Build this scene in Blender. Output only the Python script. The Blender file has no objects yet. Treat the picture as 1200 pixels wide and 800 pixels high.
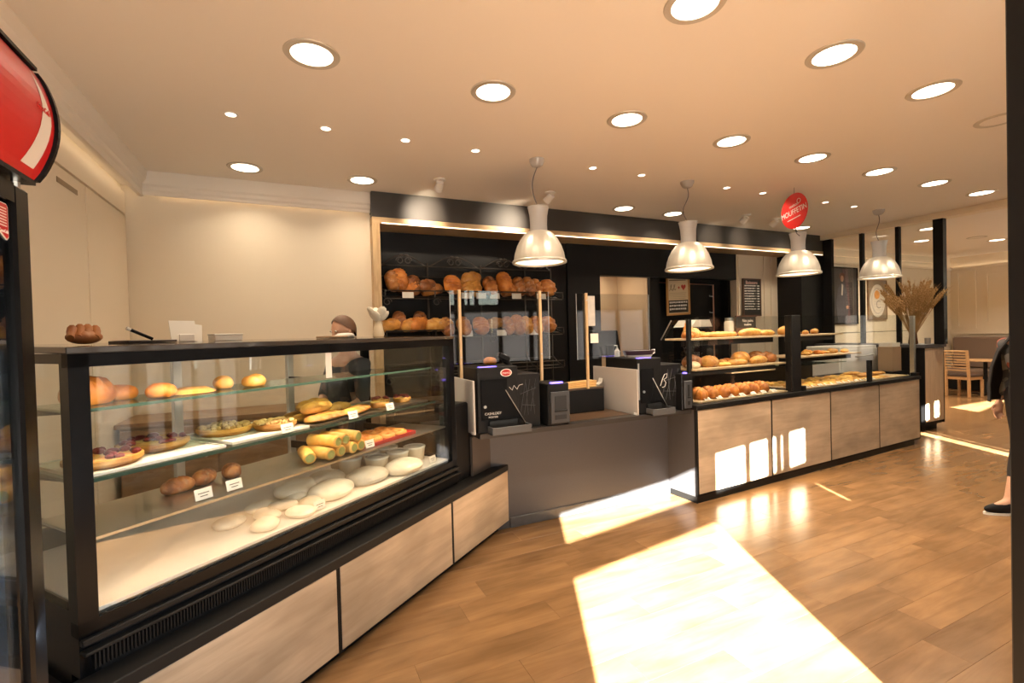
import bpy, bmesh, math, random
from mathutils import Vector, Matrix, Euler, noise
R = math.radians
random.seed(7)
S = bpy.context.scene
COL = S.collection

# ------------------------------------------------------------------ camera
cd = bpy.data.cameras.new('camera'); cam = bpy.data.objects.new('camera', cd); COL.objects.link(cam)
cd.sensor_width = 36.0; cd.lens = 16.725; cd.clip_start = 0.02; cd.clip_end = 200
YAW, PITCH, ROLL = 0.43609, -0.01557, 0.026825
f = Vector((math.sin(YAW)*math.cos(PITCH), math.cos(YAW)*math.cos(PITCH), math.sin(PITCH)))
r = Vector((math.cos(YAW), -math.sin(YAW), 0)); d = f.cross(r)
cr = math.cos(ROLL)*r + math.sin(ROLL)*d; dn = -math.sin(ROLL)*r + math.cos(ROLL)*d
cam.matrix_world = Matrix(((cr.x, -dn.x, -f.x, 0), (cr.y, -dn.y, -f.y, 0), (cr.z, -dn.z, -f.z, 1.6), (0, 0, 0, 1)))
S.camera = cam

# ------------------------------------------------------------------ world, sun, exposure
w = bpy.data.worlds.new('sky'); S.world = w; w.use_nodes = True
wn = w.node_tree.nodes; wl = w.node_tree.links
sky = wn.new('ShaderNodeTexSky'); sky.sky_type = 'NISHITA'; sky.sun_disc = False
sky.sun_elevation = R(26.3); sky.sun_rotation = R(206)
wl.new(sky.outputs[0], wn['Background'].inputs[0]); wn['Background'].inputs[1].default_value = 0.28
sl = bpy.data.lights.new('sun', 'SUN'); sl.energy = 150.0; sl.angle = R(0.55); sl.color = (1.0, 0.95, 0.88)
sun = bpy.data.objects.new('sun', sl); COL.objects.link(sun)
sun.rotation_euler = Vector((0.4384, 0.8988, -0.494)).to_track_quat('-Z', 'Y').to_euler()
sun.location = (-4, -9, 6)
S.view_settings.view_transform = 'Standard'; S.view_settings.look = 'None'
S.view_settings.exposure = 0.0; S.view_settings.gamma = 1.0; S.view_settings.use_curve_mapping = False
cy = S.cycles
cy.max_bounces = 10; cy.diffuse_bounces = 5; cy.glossy_bounces = 4; cy.transmission_bounces = 6
cy.transparent_max_bounces = 24; cy.caustics_reflective = False; cy.caustics_refractive = False
cy.sample_clamp_indirect = 6.0; cy.use_denoising = True
LAMP = (1.0, 0.82, 0.61)       # colour of the shop's lamps
DOWN_W, SMALL_W, SPOT_W, PEND_W, COVE_E, LED_E = 10.0, 4.0, 8.0, 5.0, 3.0, 3.0

# ------------------------------------------------------------------ materials
MATS = {}
def new_mat(name):
    m = bpy.data.materials.new(name); m.use_nodes = True
    return m, m.node_tree.nodes, m.node_tree.links, m.node_tree.nodes['Principled BSDF']
def mat(name, col, rough=0.5, metal=0.0, bump=0.0, bscale=40.0, var=0.0, spec=0.5):
    if name in MATS: return MATS[name]
    m, n, l, p = new_mat(name)
    p.inputs['Base Color'].default_value = (*col, 1); p.inputs['Roughness'].default_value = rough
    p.inputs['Metallic'].default_value = metal; p.inputs['Specular IOR Level'].default_value = spec
    if bump or var:
        tc = n.new('ShaderNodeTexCoord'); nz = n.new('ShaderNodeTexNoise')
        nz.inputs['Scale'].default_value = bscale; nz.inputs['Detail'].default_value = 4
        l.new(tc.outputs['Object'], nz.inputs['Vector'])
        if bump:
            b = n.new('ShaderNodeBump'); b.inputs['Strength'].default_value = bump; b.inputs['Distance'].default_value = 0.004
            l.new(nz.outputs['Fac'], b.inputs['Height']); l.new(b.outputs[0], p.inputs['Normal'])
        if var:
            mx = n.new('ShaderNodeMixRGB'); mx.inputs[1].default_value = (*[c*(1-var) for c in col], 1)
            mx.inputs[2].default_value = (*[min(1, c*(1+var)) for c in col], 1)
            l.new(nz.outputs['Fac'], mx.inputs[0]); l.new(mx.outputs[0], p.inputs['Base Color'])
    MATS[name] = m; return m
def emit(name, col, strength):
    if name in MATS: return MATS[name]
    m, n, l, p = new_mat(name)
    p.inputs['Base Color'].default_value = (*col, 1)
    p.inputs['Emission Color'].default_value = (*col, 1); p.inputs['Emission Strength'].default_value = strength
    MATS[name] = m; return m
def wood(name, c1, c2, axis='X', rough=0.45, stretch=14.0, scale=3.0, var=0.25, spec=0.5, knots=0.0):
    """grain along one local axis, plus a tone of its own for every object"""
    if name in MATS: return MATS[name]
    m, n, l, p = new_mat(name)
    tc = n.new('ShaderNodeTexCoord'); oi = n.new('ShaderNodeObjectInfo')
    add = n.new('ShaderNodeVectorMath'); add.operation = 'ADD'
    sc = n.new('ShaderNodeVectorMath'); sc.operation = 'SCALE'; sc.inputs[0].default_value = (37, 91, 53)
    l.new(oi.outputs['Random'], sc.inputs['Scale']); l.new(tc.outputs['Object'], add.inputs[0]); l.new(sc.outputs[0], add.inputs[1])
    mp = n.new('ShaderNodeMapping'); v = [scale*stretch]*3; v['XYZ'.index(axis)] = scale
    mp.inputs['Scale'].default_value = v; l.new(add.outputs[0], mp.inputs['Vector'])
    nz = n.new('ShaderNodeTexNoise'); nz.inputs['Scale'].default_value = 1.0; nz.inputs['Detail'].default_value = 8
    nz.inputs['Roughness'].default_value = 0.62; nz.inputs['Distortion'].default_value = 0.6
    l.new(mp.outputs[0], nz.inputs['Vector'])
    rp = n.new('ShaderNodeValToRGB'); e = rp.color_ramp.elements
    e[0].position = 0.32; e[0].color = (*c2, 1); e[1].position = 0.66; e[1].color = (*c1, 1)
    l.new(nz.outputs['Fac'], rp.inputs[0])
    hs = n.new('ShaderNodeHueSaturation'); mr = n.new('ShaderNodeMapRange')
    mr.inputs['To Min'].default_value = 1-var; mr.inputs['To Max'].default_value = 1+var
    l.new(oi.outputs['Random'], mr.inputs['Value']); l.new(mr.outputs[0], hs.inputs['Value']); l.new(rp.outputs[0], hs.inputs['Color'])
    out = hs.outputs[0]
    if knots:
        mk = n.new('ShaderNodeMapping'); u = [2.2]*3; u['XYZ'.index(axis)] = 1.1; mk.inputs['Scale'].default_value = u
        l.new(add.outputs[0], mk.inputs['Vector'])
        nk = n.new('ShaderNodeTexNoise'); nk.inputs['Scale'].default_value = 1.6; nk.inputs['Detail'].default_value = 3; l.new(mk.outputs[0], nk.inputs['Vector'])
        kr = n.new('ShaderNodeValToRGB'); k = kr.color_ramp.elements
        k[0].position = 0.36; k[0].color = (1-knots, 1-knots, 1-knots, 1); k[1].position = 0.62; k[1].color = (1, 1, 1, 1)
        l.new(nk.outputs['Fac'], kr.inputs[0])
        ml = n.new('ShaderNodeMixRGB'); ml.blend_type = 'MULTIPLY'; ml.inputs[0].default_value = 1.0
        l.new(out, ml.inputs[1]); l.new(kr.outputs[0], ml.inputs[2]); out = ml.outputs[0]
    l.new(out, p.inputs['Base Color'])
    p.inputs['Roughness'].default_value = rough; p.inputs['Specular IOR Level'].default_value = spec
    b = n.new('ShaderNodeBump'); b.inputs['Strength'].default_value = 0.12; b.inputs['Distance'].default_value = 0.002
    l.new(nz.outputs['Fac'], b.inputs['Height']); l.new(b.outputs[0], p.inputs['Normal'])
    MATS[name] = m; return m
def glass(name, tint=(0.96, 0.98, 0.97), refl=0.05, rough=0.0):
    """thin clear pane: lets light straight through, mirrors more towards grazing angles"""
    if name in MATS: return MATS[name]
    m, n, l, p = new_mat(name); n.remove(p)
    t = n.new('ShaderNodeBsdfTransparent'); t.inputs[0].default_value = (*tint, 1)
    g = n.new('ShaderNodeBsdfGlossy'); g.inputs['Roughness'].default_value = rough
    lw = n.new('ShaderNodeLayerWeight'); lw.inputs[0].default_value = 0.5
    pw = n.new('ShaderNodeMath'); pw.operation = 'POWER'; pw.inputs[1].default_value = 5.0
    ma = n.new('ShaderNodeMath'); ma.operation = 'MULTIPLY_ADD'; ma.inputs[1].default_value = 1-refl; ma.inputs[2].default_value = refl
    mx = n.new('ShaderNodeMixShader')
    l.new(lw.outputs['Facing'], pw.inputs[0]); l.new(pw.outputs[0], ma.inputs[0]); l.new(ma.outputs[0], mx.inputs[0])
    l.new(t.outputs[0], mx.inputs[1]); l.new(g.outputs[0], mx.inputs[2]); l.new(mx.outputs[0], n['Material Output'].inputs[0])
    MATS[name] = m; return m
def film(name, col):
    m, n, l, p = new_mat(name); n.remove(p)
    a = n.new('ShaderNodeBsdfDiffuse'); a.inputs[0].default_value = (*col, 1)
    b = n.new('ShaderNodeBsdfTranslucent'); b.inputs[0].default_value = (*col, 1)
    mx = n.new('ShaderNodeMixShader'); mx.inputs[0].default_value = 0.4
    l.new(a.outputs[0], mx.inputs[1]); l.new(b.outputs[0], mx.inputs[2]); l.new(mx.outputs[0], n['Material Output'].inputs[0])
    MATS[name] = m; return m
def crust(name, dark, mid, light, flour=0.3, scale=9.0, score=0.0, rough=0.55):
    """baked crust: blotchy brown to gold, dusting of flour, each object a tone of its own"""
    if name in MATS: return MATS[name]
    m, n, l, p = new_mat(name)
    tc = n.new('ShaderNodeTexCoord'); oi = n.new('ShaderNodeObjectInfo')
    add = n.new('ShaderNodeVectorMath'); add.operation = 'ADD'
    sc = n.new('ShaderNodeVectorMath'); sc.operation = 'SCALE'; sc.inputs[0].default_value = (17, 29, 41)
    l.new(oi.outputs['Random'], sc.inputs['Scale']); l.new(tc.outputs['Object'], add.inputs[0]); l.new(sc.outputs[0], add.inputs[1])
    nz = n.new('ShaderNodeTexNoise'); nz.inputs['Scale'].default_value = scale; nz.inputs['Detail'].default_value = 6; l.new(add.outputs[0], nz.inputs['Vector'])
    rp = n.new('ShaderNodeValToRGB'); e = rp.color_ramp.elements
    e[0].position = 0.3; e[0].color = (*dark, 1); e[1].position = 0.72; e[1].color = (*light, 1)
    x = rp.color_ramp.elements.new(0.5); x.color = (*mid, 1); l.new(nz.outputs['Fac'], rp.inputs[0])
    out = rp.outputs[0]
    hs = n.new('ShaderNodeHueSaturation'); mr = n.new('ShaderNodeMapRange'); mr.inputs['To Min'].default_value = 0.72; mr.inputs['To Max'].default_value = 1.25
    l.new(oi.outputs['Random'], mr.inputs['Value']); l.new(mr.outputs[0], hs.inputs['Value']); l.new(out, hs.inputs['Color']); out = hs.outputs[0]
    if flour:
        n2 = n.new('ShaderNodeTexNoise'); n2.inputs['Scale'].default_value = scale*2.3; n2.inputs['Detail'].default_value = 5; l.new(add.outputs[0], n2.inputs['Vector'])
        r2 = n.new('ShaderNodeValToRGB'); r2.color_ramp.elements[0].position = 0.52; r2.color_ramp.elements[1].position = 0.75
        r2.color_ramp.elements[1].color = (flour, flour, flour, 1); l.new(n2.outputs['Fac'], r2.inputs[0])
        mx = n.new('ShaderNodeMixRGB'); mx.inputs[2].default_value = (0.86, 0.74, 0.55, 1); l.new(r2.outputs[0], mx.inputs[0]); l.new(out, mx.inputs[1]); out = mx.outputs[0]
    l.new(out, p.inputs['Base Color']); p.inputs['Roughness'].default_value = rough
    b = n.new('ShaderNodeBump'); b.inputs['Strength'].default_value = 0.5; b.inputs['Distance'].default_value = 0.006
    l.new(nz.outputs['Fac'], b.inputs['Height']); l.new(b.outputs[0], p.inputs['Normal'])
    MATS[name] = m; return m

CREAM = mat('cream paint', (0.80, 0.70, 0.55), 0.55, bump=0.05, bscale=60)
CEILM = mat('ceiling paint', (0.84, 0.78, 0.70), 0.7, bump=0.04, bscale=30)
BLACK = mat('matt black laminate', (0.009, 0.0085, 0.0085), 0.5, bump=0.04, bscale=90, spec=0.16)
BLACKG = mat('gloss black', (0.005, 0.005, 0.0055), 0.25, spec=0.14)
BLACKM = mat('black metal', (0.010, 0.010, 0.010), 0.42, spec=0.2)
ANTH = mat('anthracite laminate', (0.080, 0.077, 0.082), 0.42, bump=0.03, bscale=70, var=0.08, spec=0.35)
OAK = wood('pale oak laminate', (0.62, 0.49, 0.35), (0.50, 0.38, 0.26), 'X', 0.42, 11, 1.8, 0.05, knots=0.34)
OAKD = wood('oak frame', (0.62, 0.44, 0.24), (0.46, 0.30, 0.15), 'X', 0.45, 12, 3, 0.08)
PLANK = wood('floor oak', (0.285, 0.158, 0.068), (0.20, 0.105, 0.042), 'X', 0.24, 8, 1.4, 0.06, knots=0.3)
PINE = wood('light post wood', (0.66, 0.46, 0.26), (0.52, 0.34, 0.17), 'Z', 0.5, 12, 4, 0.05)
CHAIRW = wood('chair wood', (0.52, 0.33, 0.16), (0.38, 0.22, 0.10), 'X', 0.45, 10, 5, 0.08)
WALNUT = wood('brown worktop', (0.13, 0.075, 0.042), (0.07, 0.038, 0.02), 'X', 0.28, 10, 3, 0.05)
BROWNW = wood('brown cabinet', (0.30, 0.185, 0.10), (0.20, 0.115, 0.06), 'X', 0.5, 10, 2.4, 0.06)
BEIGE = mat('beige corridor paint', (0.50, 0.37, 0.24), 0.6, bump=0.05)
STEEL = mat('brushed steel', (0.55, 0.54, 0.50), 0.28, 1.0)
ALU = mat('satin aluminium', (0.62, 0.60, 0.56), 0.35, 0.9)
GREYP = mat('light grey panel', (0.46, 0.43, 0.40), 0.5)
WHITE = mat('white plastic', (0.82, 0.80, 0.76), 0.4)
PAPER = mat('white paper', (0.82, 0.79, 0.72), 0.8)
DECKM = mat('white deck sheet', (0.84, 0.80, 0.74), 0.5, var=0.12, bscale=7)
TAUPE = mat('taupe upholstery', (0.21, 0.145, 0.105), 0.75, bump=0.15, bscale=120)
RED = mat('red print', (0.42, 0.010, 0.010), 0.35)
REDT = mat('red tray', (0.62, 0.05, 0.045), 0.4)
GLASS = glass('clear glass', (0.97, 0.985, 0.975), 0.05)
CASEG = glass('display case glass', (0.965, 0.98, 0.97), 0.07)
SHELFG = glass('green edged shelf glass', (0.66, 0.76, 0.68), 0.12, 0.02)
EDGEG = mat('glass edge', (0.035, 0.065, 0.05), 0.15)
FILM = film('added light-spreading film', (0.33, 0.33, 0.33))  # added film: stops direct sun and spreads it as white fill light
CHALK = mat('chalk', (0.72, 0.70, 0.66), 0.9)
SLATE = mat('chalkboard', (0.022, 0.022, 0.021), 0.7)
COPPER = mat('copper pipe', (0.62, 0.33, 0.24), 0.3, 0.9)
IRON = mat('wrought iron', (0.055, 0.045, 0.036), 0.45, 0.6, bump=0.2)
LIGHTM = emit('lamp diffuser', (1.0, 0.86, 0.68), 6.0)
LEDM = emit('led strip', (1.0, 0.80, 0.55), LED_E)
PURP = emit('violet status light', (0.22, 0.16, 1.0), 3.0)
B_BROWN = crust('brown crust', (0.17, 0.050, 0.010), (0.40, 0.14, 0.026), (0.60, 0.27, 0.06), 0.3)
B_DARK = crust('dark crust', (0.13, 0.042, 0.012), (0.32, 0.11, 0.03), (0.50, 0.21, 0.06), 0.2)
B_GOLD = crust('golden crust', (0.34, 0.13, 0.022), (0.58, 0.27, 0.05), (0.74, 0.43, 0.11), 0.22)
B_ORANGE = crust('orange crust', (0.30, 0.08, 0.010), (0.54, 0.18, 0.024), (0.68, 0.30, 0.055), 0.12)
B_PALE = crust('pale floured crust', (0.62, 0.46, 0.28), (0.74, 0.62, 0.44), (0.82, 0.74, 0.60), 0.6)
B_DOUGH = crust('floured dough', (0.70, 0.60, 0.44), (0.78, 0.70, 0.56), (0.84, 0.79, 0.68), 0.6)
B_YELLOW = crust('yellow pastry', (0.46, 0.20, 0.03), (0.68, 0.37, 0.07), (0.80, 0.52, 0.15), 0.15)
BERRY = crust('berry topping', (0.40, 0.10, 0.03), (0.66, 0.34, 0.10), (0.76, 0.52, 0.20), 0.1, 22)
DARKB = mat('dark berries', (0.16, 0.022, 0.022), 0.3, var=0.7, bscale=30)
NUT = crust('nut topping', (0.36, 0.19, 0.06), (0.60, 0.36, 0.13), (0.74, 0.53, 0.26), 0.2, 40)

# ------------------------------------------------------------------ mesh helpers
class MB:
    def __init__(s): s.v = []; s.f = []; s.sm = []
    def add(s, vs, fs, smooth=False):
        o = len(s.v); s.v += [tuple(x) for x in vs]; s.f += [[i+o for i in q] for q in fs]; s.sm += [smooth]*len(fs); return s
    def box(s, x0, x1, y0, y1, z0, z1, ch=0.0, M=None):
        if ch <= 0:
            vs = [(x, y, z) for z in (z0, z1) for y in (y0, y1) for x in (x0, x1)]
            fs = [(0, 2, 3, 1), (4, 5, 7, 6), (0, 1, 5, 4), (2, 6, 7, 3), (0, 4, 6, 2), (1, 3, 7, 5)]
        else:
            vs = []; X, Y, Z = (x0, x1), (y0, y1), (z0, z1)
            idx = {}
            for i in (0, 1):
                for j in (0, 1):
                    for k in (0, 1):
                        sx, sy, sz = (1-2*i)*ch, (1-2*j)*ch, (1-2*k)*ch
                        idx[i, j, k, 'x'] = len(vs); vs.append((X[i], Y[j]+sy, Z[k]+sz))
                        idx[i, j, k, 'y'] = len(vs); vs.append((X[i]+sx, Y[j], Z[k]+sz))
                        idx[i, j, k, 'z'] = len(vs); vs.append((X[i]+sx, Y[j]+sy, Z[k]))
            fs = []
            for i in (0, 1):
                q = [idx[i, 0, 0, 'x'], idx[i, 1, 0, 'x'], idx[i, 1, 1, 'x'], idx[i, 0, 1, 'x']]; fs.append(q if i else q[::-1])
                q = [idx[0, i, 0, 'y'], idx[0, i, 1, 'y'], idx[1, i, 1, 'y'], idx[1, i, 0, 'y']]; fs.append(q if i else q[::-1])
                q = [idx[0, 0, i, 'z'], idx[1, 0, i, 'z'], idx[1, 1, i, 'z'], idx[0, 1, i, 'z']]; fs.append(q if i else q[::-1])
            for a in (0, 1):
                for b in (0, 1):
                    for (c1, c2, mk) in (('x', 'y', lambda a, b, t: (a, b, t)), ('x', 'z', lambda a, b, t: (a, t, b)), ('y', 'z', lambda a, b, t: (t, a, b))):
                        k0, k1 = mk(a, b, 0), mk(a, b, 1)
                        fs.append([idx[(*k0, c1)], idx[(*k0, c2)], idx[(*k1, c2)], idx[(*k1, c1)]])
                    for c in (0, 1): fs.append([idx[a, b, c, 'x'], idx[a, b, c, 'y'], idx[a, b, c, 'z']])
        if M: vs = [M @ Vector(q) for q in vs]
        return s.add(vs, fs)
    def tube(s, pts, rad, n=8, caps=True, smooth=True):
        pts = [Vector(p) for p in pts]; rr = rad if isinstance(rad, (list, tuple)) else [rad]*len(pts)
        vs = []; fs = []; up = None
        for i, p in enumerate(pts):
            t = (pts[min(i+1, len(pts)-1)]-pts[max(i-1, 0)]).normalized()
            if up is None: up = Vector((0, 0, 1)) if abs(t.z) < 0.9 else Vector((1, 0, 0))
            a = t.cross(up).normalized(); b = a.cross(t).normalized(); up = b
            for k in range(n):
                q = 2*math.pi*k/n; vs.append(p+rr[i]*(math.cos(q)*a+math.sin(q)*b))
        for i in range(len(pts)-1):
            for k in range(n): fs.append((i*n+k, i*n+(k+1) % n, (i+1)*n+(k+1) % n, (i+1)*n+k))
        s.add(vs, fs, smooth)
        if caps: s.add([], []); o = len(s.v)-len(vs); s.f += [[o+k for k in range(n)][::-1], [o+(len(pts)-1)*n+k for k in range(n)]]; s.sm += [False, False]
        return s
    def lathe(s, prof, n=24, c=(0, 0, 0), smooth=True, close=False, sx=1.0, sy=1.0):
        vs = []; fs = []
        for (rd, z) in prof:
            for k in range(n):
                q = 2*math.pi*k/n; vs.append((c[0]+sx*rd*math.cos(q), c[1]+sy*rd*math.sin(q), c[2]+z))
        m = len(prof); last = m if close else m-1
        for i in range(last):
            j = (i+1) % m
            for k in range(n): fs.append((i*n+k, i*n+(k+1) % n, j*n+(k+1) % n, j*n+k))
        o = len(s.v); s.add(vs, fs, smooth)
        if not close:
            if prof[0][0] > 1e-6: s.f.append([o+k for k in range(n)][::-1]); s.sm.append(False)
            if prof[-1][0] > 1e-6: s.f.append([o+(m-1)*n+k for k in range(n)]); s.sm.append(False)
        return s
    def ell(s, c, rx, ry, rz, n=14, m=9, M=None, fn=None):
        vs = []; fs = []
        for i in range(m+1):
            a = math.pi*i/m
            for k in range(n):
                q = 2*math.pi*k/n; v = Vector((math.sin(a)*math.cos(q)*rx, math.sin(a)*math.sin(q)*ry, math.cos(a)*rz))
                if fn: v = fn(v)
                if M: v = M @ v
                vs.append(v+Vector(c))
        for i in range(m):
            for k in range(n): fs.append((i*n+k, (i+1)*n+k, (i+1)*n+(k+1) % n, i*n+(k+1) % n))
        return s.add(vs, fs, True)
    def prism(s, poly, y0, y1, plane='XZ'):
        n = len(poly)
        g = (lambda a, b, t: (a, t, b)) if plane == 'XZ' else ((lambda a, b, t: (t, a, b)) if plane == 'YZ' else (lambda a, b, t: (a, b, t)))
        vs = [g(a, b, y0) for a, b in poly]+[g(a, b, y1) for a, b in poly]
        fs = [list(range(n))[::-1], list(range(n, 2*n))]+[(i, (i+1) % n, n+(i+1) % n, n+i) for i in range(n)]
        return s.add(vs, fs)
    def mesh(s, name, m=None):
        me = bpy.data.meshes.new(name); me.from_pydata(s.v, [], s.f)
        bm = bmesh.new(); bm.from_mesh(me); bmesh.ops.remove_doubles(bm, verts=bm.verts, dist=1e-6)
        bmesh.ops.recalc_face_normals(bm, faces=bm.faces); bm.to_mesh(me); bm.free()
        if any(s.sm):
            me.shade_smooth(); me.set_sharp_from_angle(angle=R(38))
        if m: me.materials.append(m)
        return me
def link(name, me, parent=None, loc=(0, 0, 0), rot=(0, 0, 0), scale=(1, 1, 1)):
    o = bpy.data.objects.new(name, me); COL.objects.link(o)
    if parent is not None: o.parent = parent
    o.location = loc; o.rotation_euler = rot; o.scale = scale; return o
def part(name, mb, m, parent, label=None, **k):
    o = link(name, mb.mesh(name, m), parent, **k)
    if label: o['label'] = label
    return o
def tag(o, label, cat, group=None):
    o['label'] = label; o['category'] = cat
    if group: o['group'] = group
    return o
def thing(name, label, cat, loc=(0, 0, 0), rz=0.0, group=None):
    o = bpy.data.objects.new(name, None); COL.objects.link(o); o.empty_display_size = 0.1
    o.location = loc; o.rotation_euler = (0, 0, rz); return tag(o, label, cat, group)
def single(name, mb, m, label, cat, loc=(0, 0, 0), rot=(0, 0, 0), group=None):
    return tag(link(name, mb.mesh(name, m), None, loc, rot), label, cat, group)
def struct(name, mb, m, loc=(0, 0, 0), rz=0.0, label=None):
    o = link(name, mb.mesh(name, m), None, loc, (0, 0, rz)); o['kind'] = 'structure'
    if label: o['label'] = label
    return o
def dup(o, loc, rz, label, group=None, scale=None, rot=None):
    c = o.copy(); COL.objects.link(c); c.location = loc; c.rotation_euler = rot if rot else (0, 0, rz)
    if scale: c.scale = scale
    c['label'] = label
    if group: c['group'] = group
    for ch in list(o.children):
        q = ch.copy(); COL.objects.link(q); q.parent = c
        for g in list(ch.children):
            z = g.copy(); COL.objects.link(z); z.parent = q
    return c
def text(body, size, m, parent, loc, rot, name='lettering', ext=0.0006, align='CENTER', sx=1.0):
    c = bpy.data.curves.new(name, 'FONT'); c.body = body; c.size = size; c.extrude = ext
    c.align_x = align; c.align_y = 'CENTER'; c.materials.append(m)
    o = bpy.data.objects.new(name, c); COL.objects.link(o); bpy.context.view_layer.update()
    me = bpy.data.meshes.new_from_object(o.evaluated_get(bpy.context.evaluated_depsgraph_get())); bpy.data.objects.remove(o); bpy.data.curves.remove(c)
    return link(name, me, parent, loc, rot, (sx, 1, 1))
ORD = ['first', 'second', 'third', 'fourth', 'fifth', 'sixth', 'seventh', 'eighth', 'ninth', 'tenth', 'eleventh', 'twelfth', 'thirteenth', 'fourteenth', 'fifteenth', 'sixteenth', 'seventeenth', 'eighteenth', 'nineteenth', 'twentieth']
UP = R(90)

# ------------------------------------------------------------------ structure: floor
CZ = 3.2
fl = struct('floor', MB().box(-1.6, 15.3, -1.2, 7.2, -0.06, -0.004), PLANK, label='oak plank floor of the shop')
pm = MB().box(0, 1.2995, 0, 0.1995, -0.012, 0.0, 0.0008).mesh('plank', PLANK)
pms = MB().box(0, 0.6495, 0, 0.1995, -0.012, 0.0, 0.0008).mesh('plank', PLANK)
for i in range(20):
    y = 0.1+i*0.2; x = 0.0 - (i*0.47 % 1.3)
    while x < 9.9:
        short = random.random() < 0.12
        link('plank', pms if short else pm, fl, (x, y, 0)); x += 0.65 if short else 1.3

# ceiling and walls
struct('ceiling', MB().box(-1.5, 15.2, -1.2, 7.2, CZ, CZ+0.1), CEILM)
struct('wall_left', MB().box(-1.47, -1.37, -1.2, 5.6, 0, CZ), CREAM)
struct('wall_back', MB().box(-1.37, 0.848, 5.5, 5.6, 0, CZ), CREAM)
struct('wall_niche', MB().box(0.848, 3.6, 5.83, 5.93, 0, 2.95), BLACK, label='black back wall of the bread niche')
wp = MB().box(3.6, 4.157, 5.8, 5.93, 0, 2.95); wp.box(4.157, 7.0, 5.8, 5.93, 2.43, 2.95); wp.box(5.165, 5.36, 5.88, 5.94, 0, 2.43)
struct('wall_service', wp, BLACK, label='black wall with a wide service opening')
struct('wall_corridor', MB().box(4.0, 5.3, 6.7, 6.8, 0, 2.6).box(5.16, 5.26, 5.94, 6.7, 0, 2.6).box(4.0, 4.157, 5.94, 6.7, 0, 2.6).box(4.0, 5.3, 5.94, 6.8, 2.6, 2.7), BEIGE, label='beige passage wall behind the opening')
struct('wall_recess', MB().box(5.26, 7.0, 6.1, 6.2, 0, 2.6).box(6.95, 7.05, 5.94, 6.2, 0, 2.6).box(5.26, 7.0, 5.94, 6.2, 2.6, 2.7), BLACK, label='black back of the shallow recess')
cw = MB().box(7.0, 8.68, 5.8, 5.93, 0, 2.95)
struct('wall_cream', cw, CREAM, label='cream wall right of the recess')
tr = MB()
for x in (7.03, 7.68, 7.86): tr.box(x, x+0.02, 5.785, 5.8, 0.9, 2.85)
struct('trim_1', tr, CREAM, label='cream panel joints on the wall')
struct('wall_rear', MB().box(-1.5, 15.2, 7.1, 7.2, 0, CZ), BEIGE, label='wall of the rooms behind the shop')
struct('wall_end', MB().box(8.05, 8.68, 5.35, 5.8, 0, 2.86), BLACK, label='black wall panel left of the glass partition')
# soffit
so = MB().box(0.848, 8.68, 5.35, 5.44, 2.92, CZ); so.box(0.848, 8.68, 5.44, 6.0, 3.1, CZ)
struct('wall_fascia', so, mat('fascia black', (0.045, 0.039, 0.034), 0.5, spec=0.3), label='black fascia over the back shelves')
fr = MB().box(0.848, 8.66, 5.34, 5.83, 2.868, 2.92); fr.box(0.848, 8.66, 5.34, 5.365, 2.85, 2.868)
struct('trim_2', fr, OAKD, label='oak board under the black fascia')
struct('trim_3', MB().box(0.848, 0.928, 5.34, 5.83, 0, 2.85), wood('oak upright', (0.62, 0.44, 0.24), (0.46, 0.30, 0.15), 'Z', 0.45, 12, 3, 0.02), label='oak upright at the left of the niche')
struct('trim_4', MB().box(0.95, 8.62, 5.334, 5.339, 2.852, 2.862), LEDM, label='glowing strip under the oak board')

# cornices with cove light
co = MB()
pr = [(-1.37, 3.07), (-1.24, 3.07), (-1.24, 2.98), (-1.205, 2.98), (-1.205, 3.03), (-1.19, 3.05), (-1.19, 3.08), (-1.16, 3.12), (-1.147, 3.2), (-1.37, 3.2)]
co.prism(pr, -1.0, 5.5)
struct('trim_5', co, CEILM, label='stepped cornice over the left cupboards')
struct('trim_6', MB().box(-1.247, -1.2405, -0.9, 5.45, 3.020, 3.045), emit('cove strip', (1.0, 0.80, 0.56), COVE_E), label='cove light strip over the cupboards')
pb = [(5.465, 2.985), (5.445, 2.985), (5.445, 3.01), (5.43, 3.03), (5.43, 3.06), (5.415, 3.08), (5.41, 3.2), (5.5, 3.2), (5.5, 3.15), (5.465, 3.15)]
struct('trim_7', MB().prism(pb, -1.2, 0.846, 'YZ'), CEILM, label='cornice over the cream back wall')
struct('trim_8', MB().box(-1.1, 0.80, 5.4655, 5.470, 3.04, 3.10), emit('cove strip', (1.0, 0.80, 0.56), COVE_E), label='thin light strip under the back cornice')

# left cupboards: doors proud of the wall
cup = thing('cupboard', 'built-in tall cream cupboard along the left wall', 'cupboard', (-1.37, 0, 0))
ys = [2.2, 3.36, 4.53, 5.48]
for i in range(3):
    dr = part('door', MB().box(0.001, 0.032, ys[i]+0.008, ys[i+1]-0.008, 0.08, 2.78, 0.003), CREAM, cup)
    h0 = ys[i]+0.62*(ys[i+1]-ys[i]); h = 0.28 if i < 2 else 0
    if h: part('handle', MB().box(0.0325, 0.036, h0-0.05, h0+h, 2.665, 2.70), mat('handle slot', (0.30, 0.22, 0.13), 0.6), dr)

def fill_lamp(loc, power, size):
    l = bpy.data.lights.new('lamp', 'AREA'); l.shape = 'DISK'; l.size = size; l.energy = power; l.color = LAMP
    o = bpy.data.objects.new('lamp', l); COL.objects.link(o); o.location = loc
fill_lamp((4.6, 6.3, 2.58), 9.0, 0.2)      # unseen lamp added to brighten the passage walls

part('top_panel', MB().box(0.001, 0.030, 2.2, 5.49, 2.80, 3.0), CREAM, cup)
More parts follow.
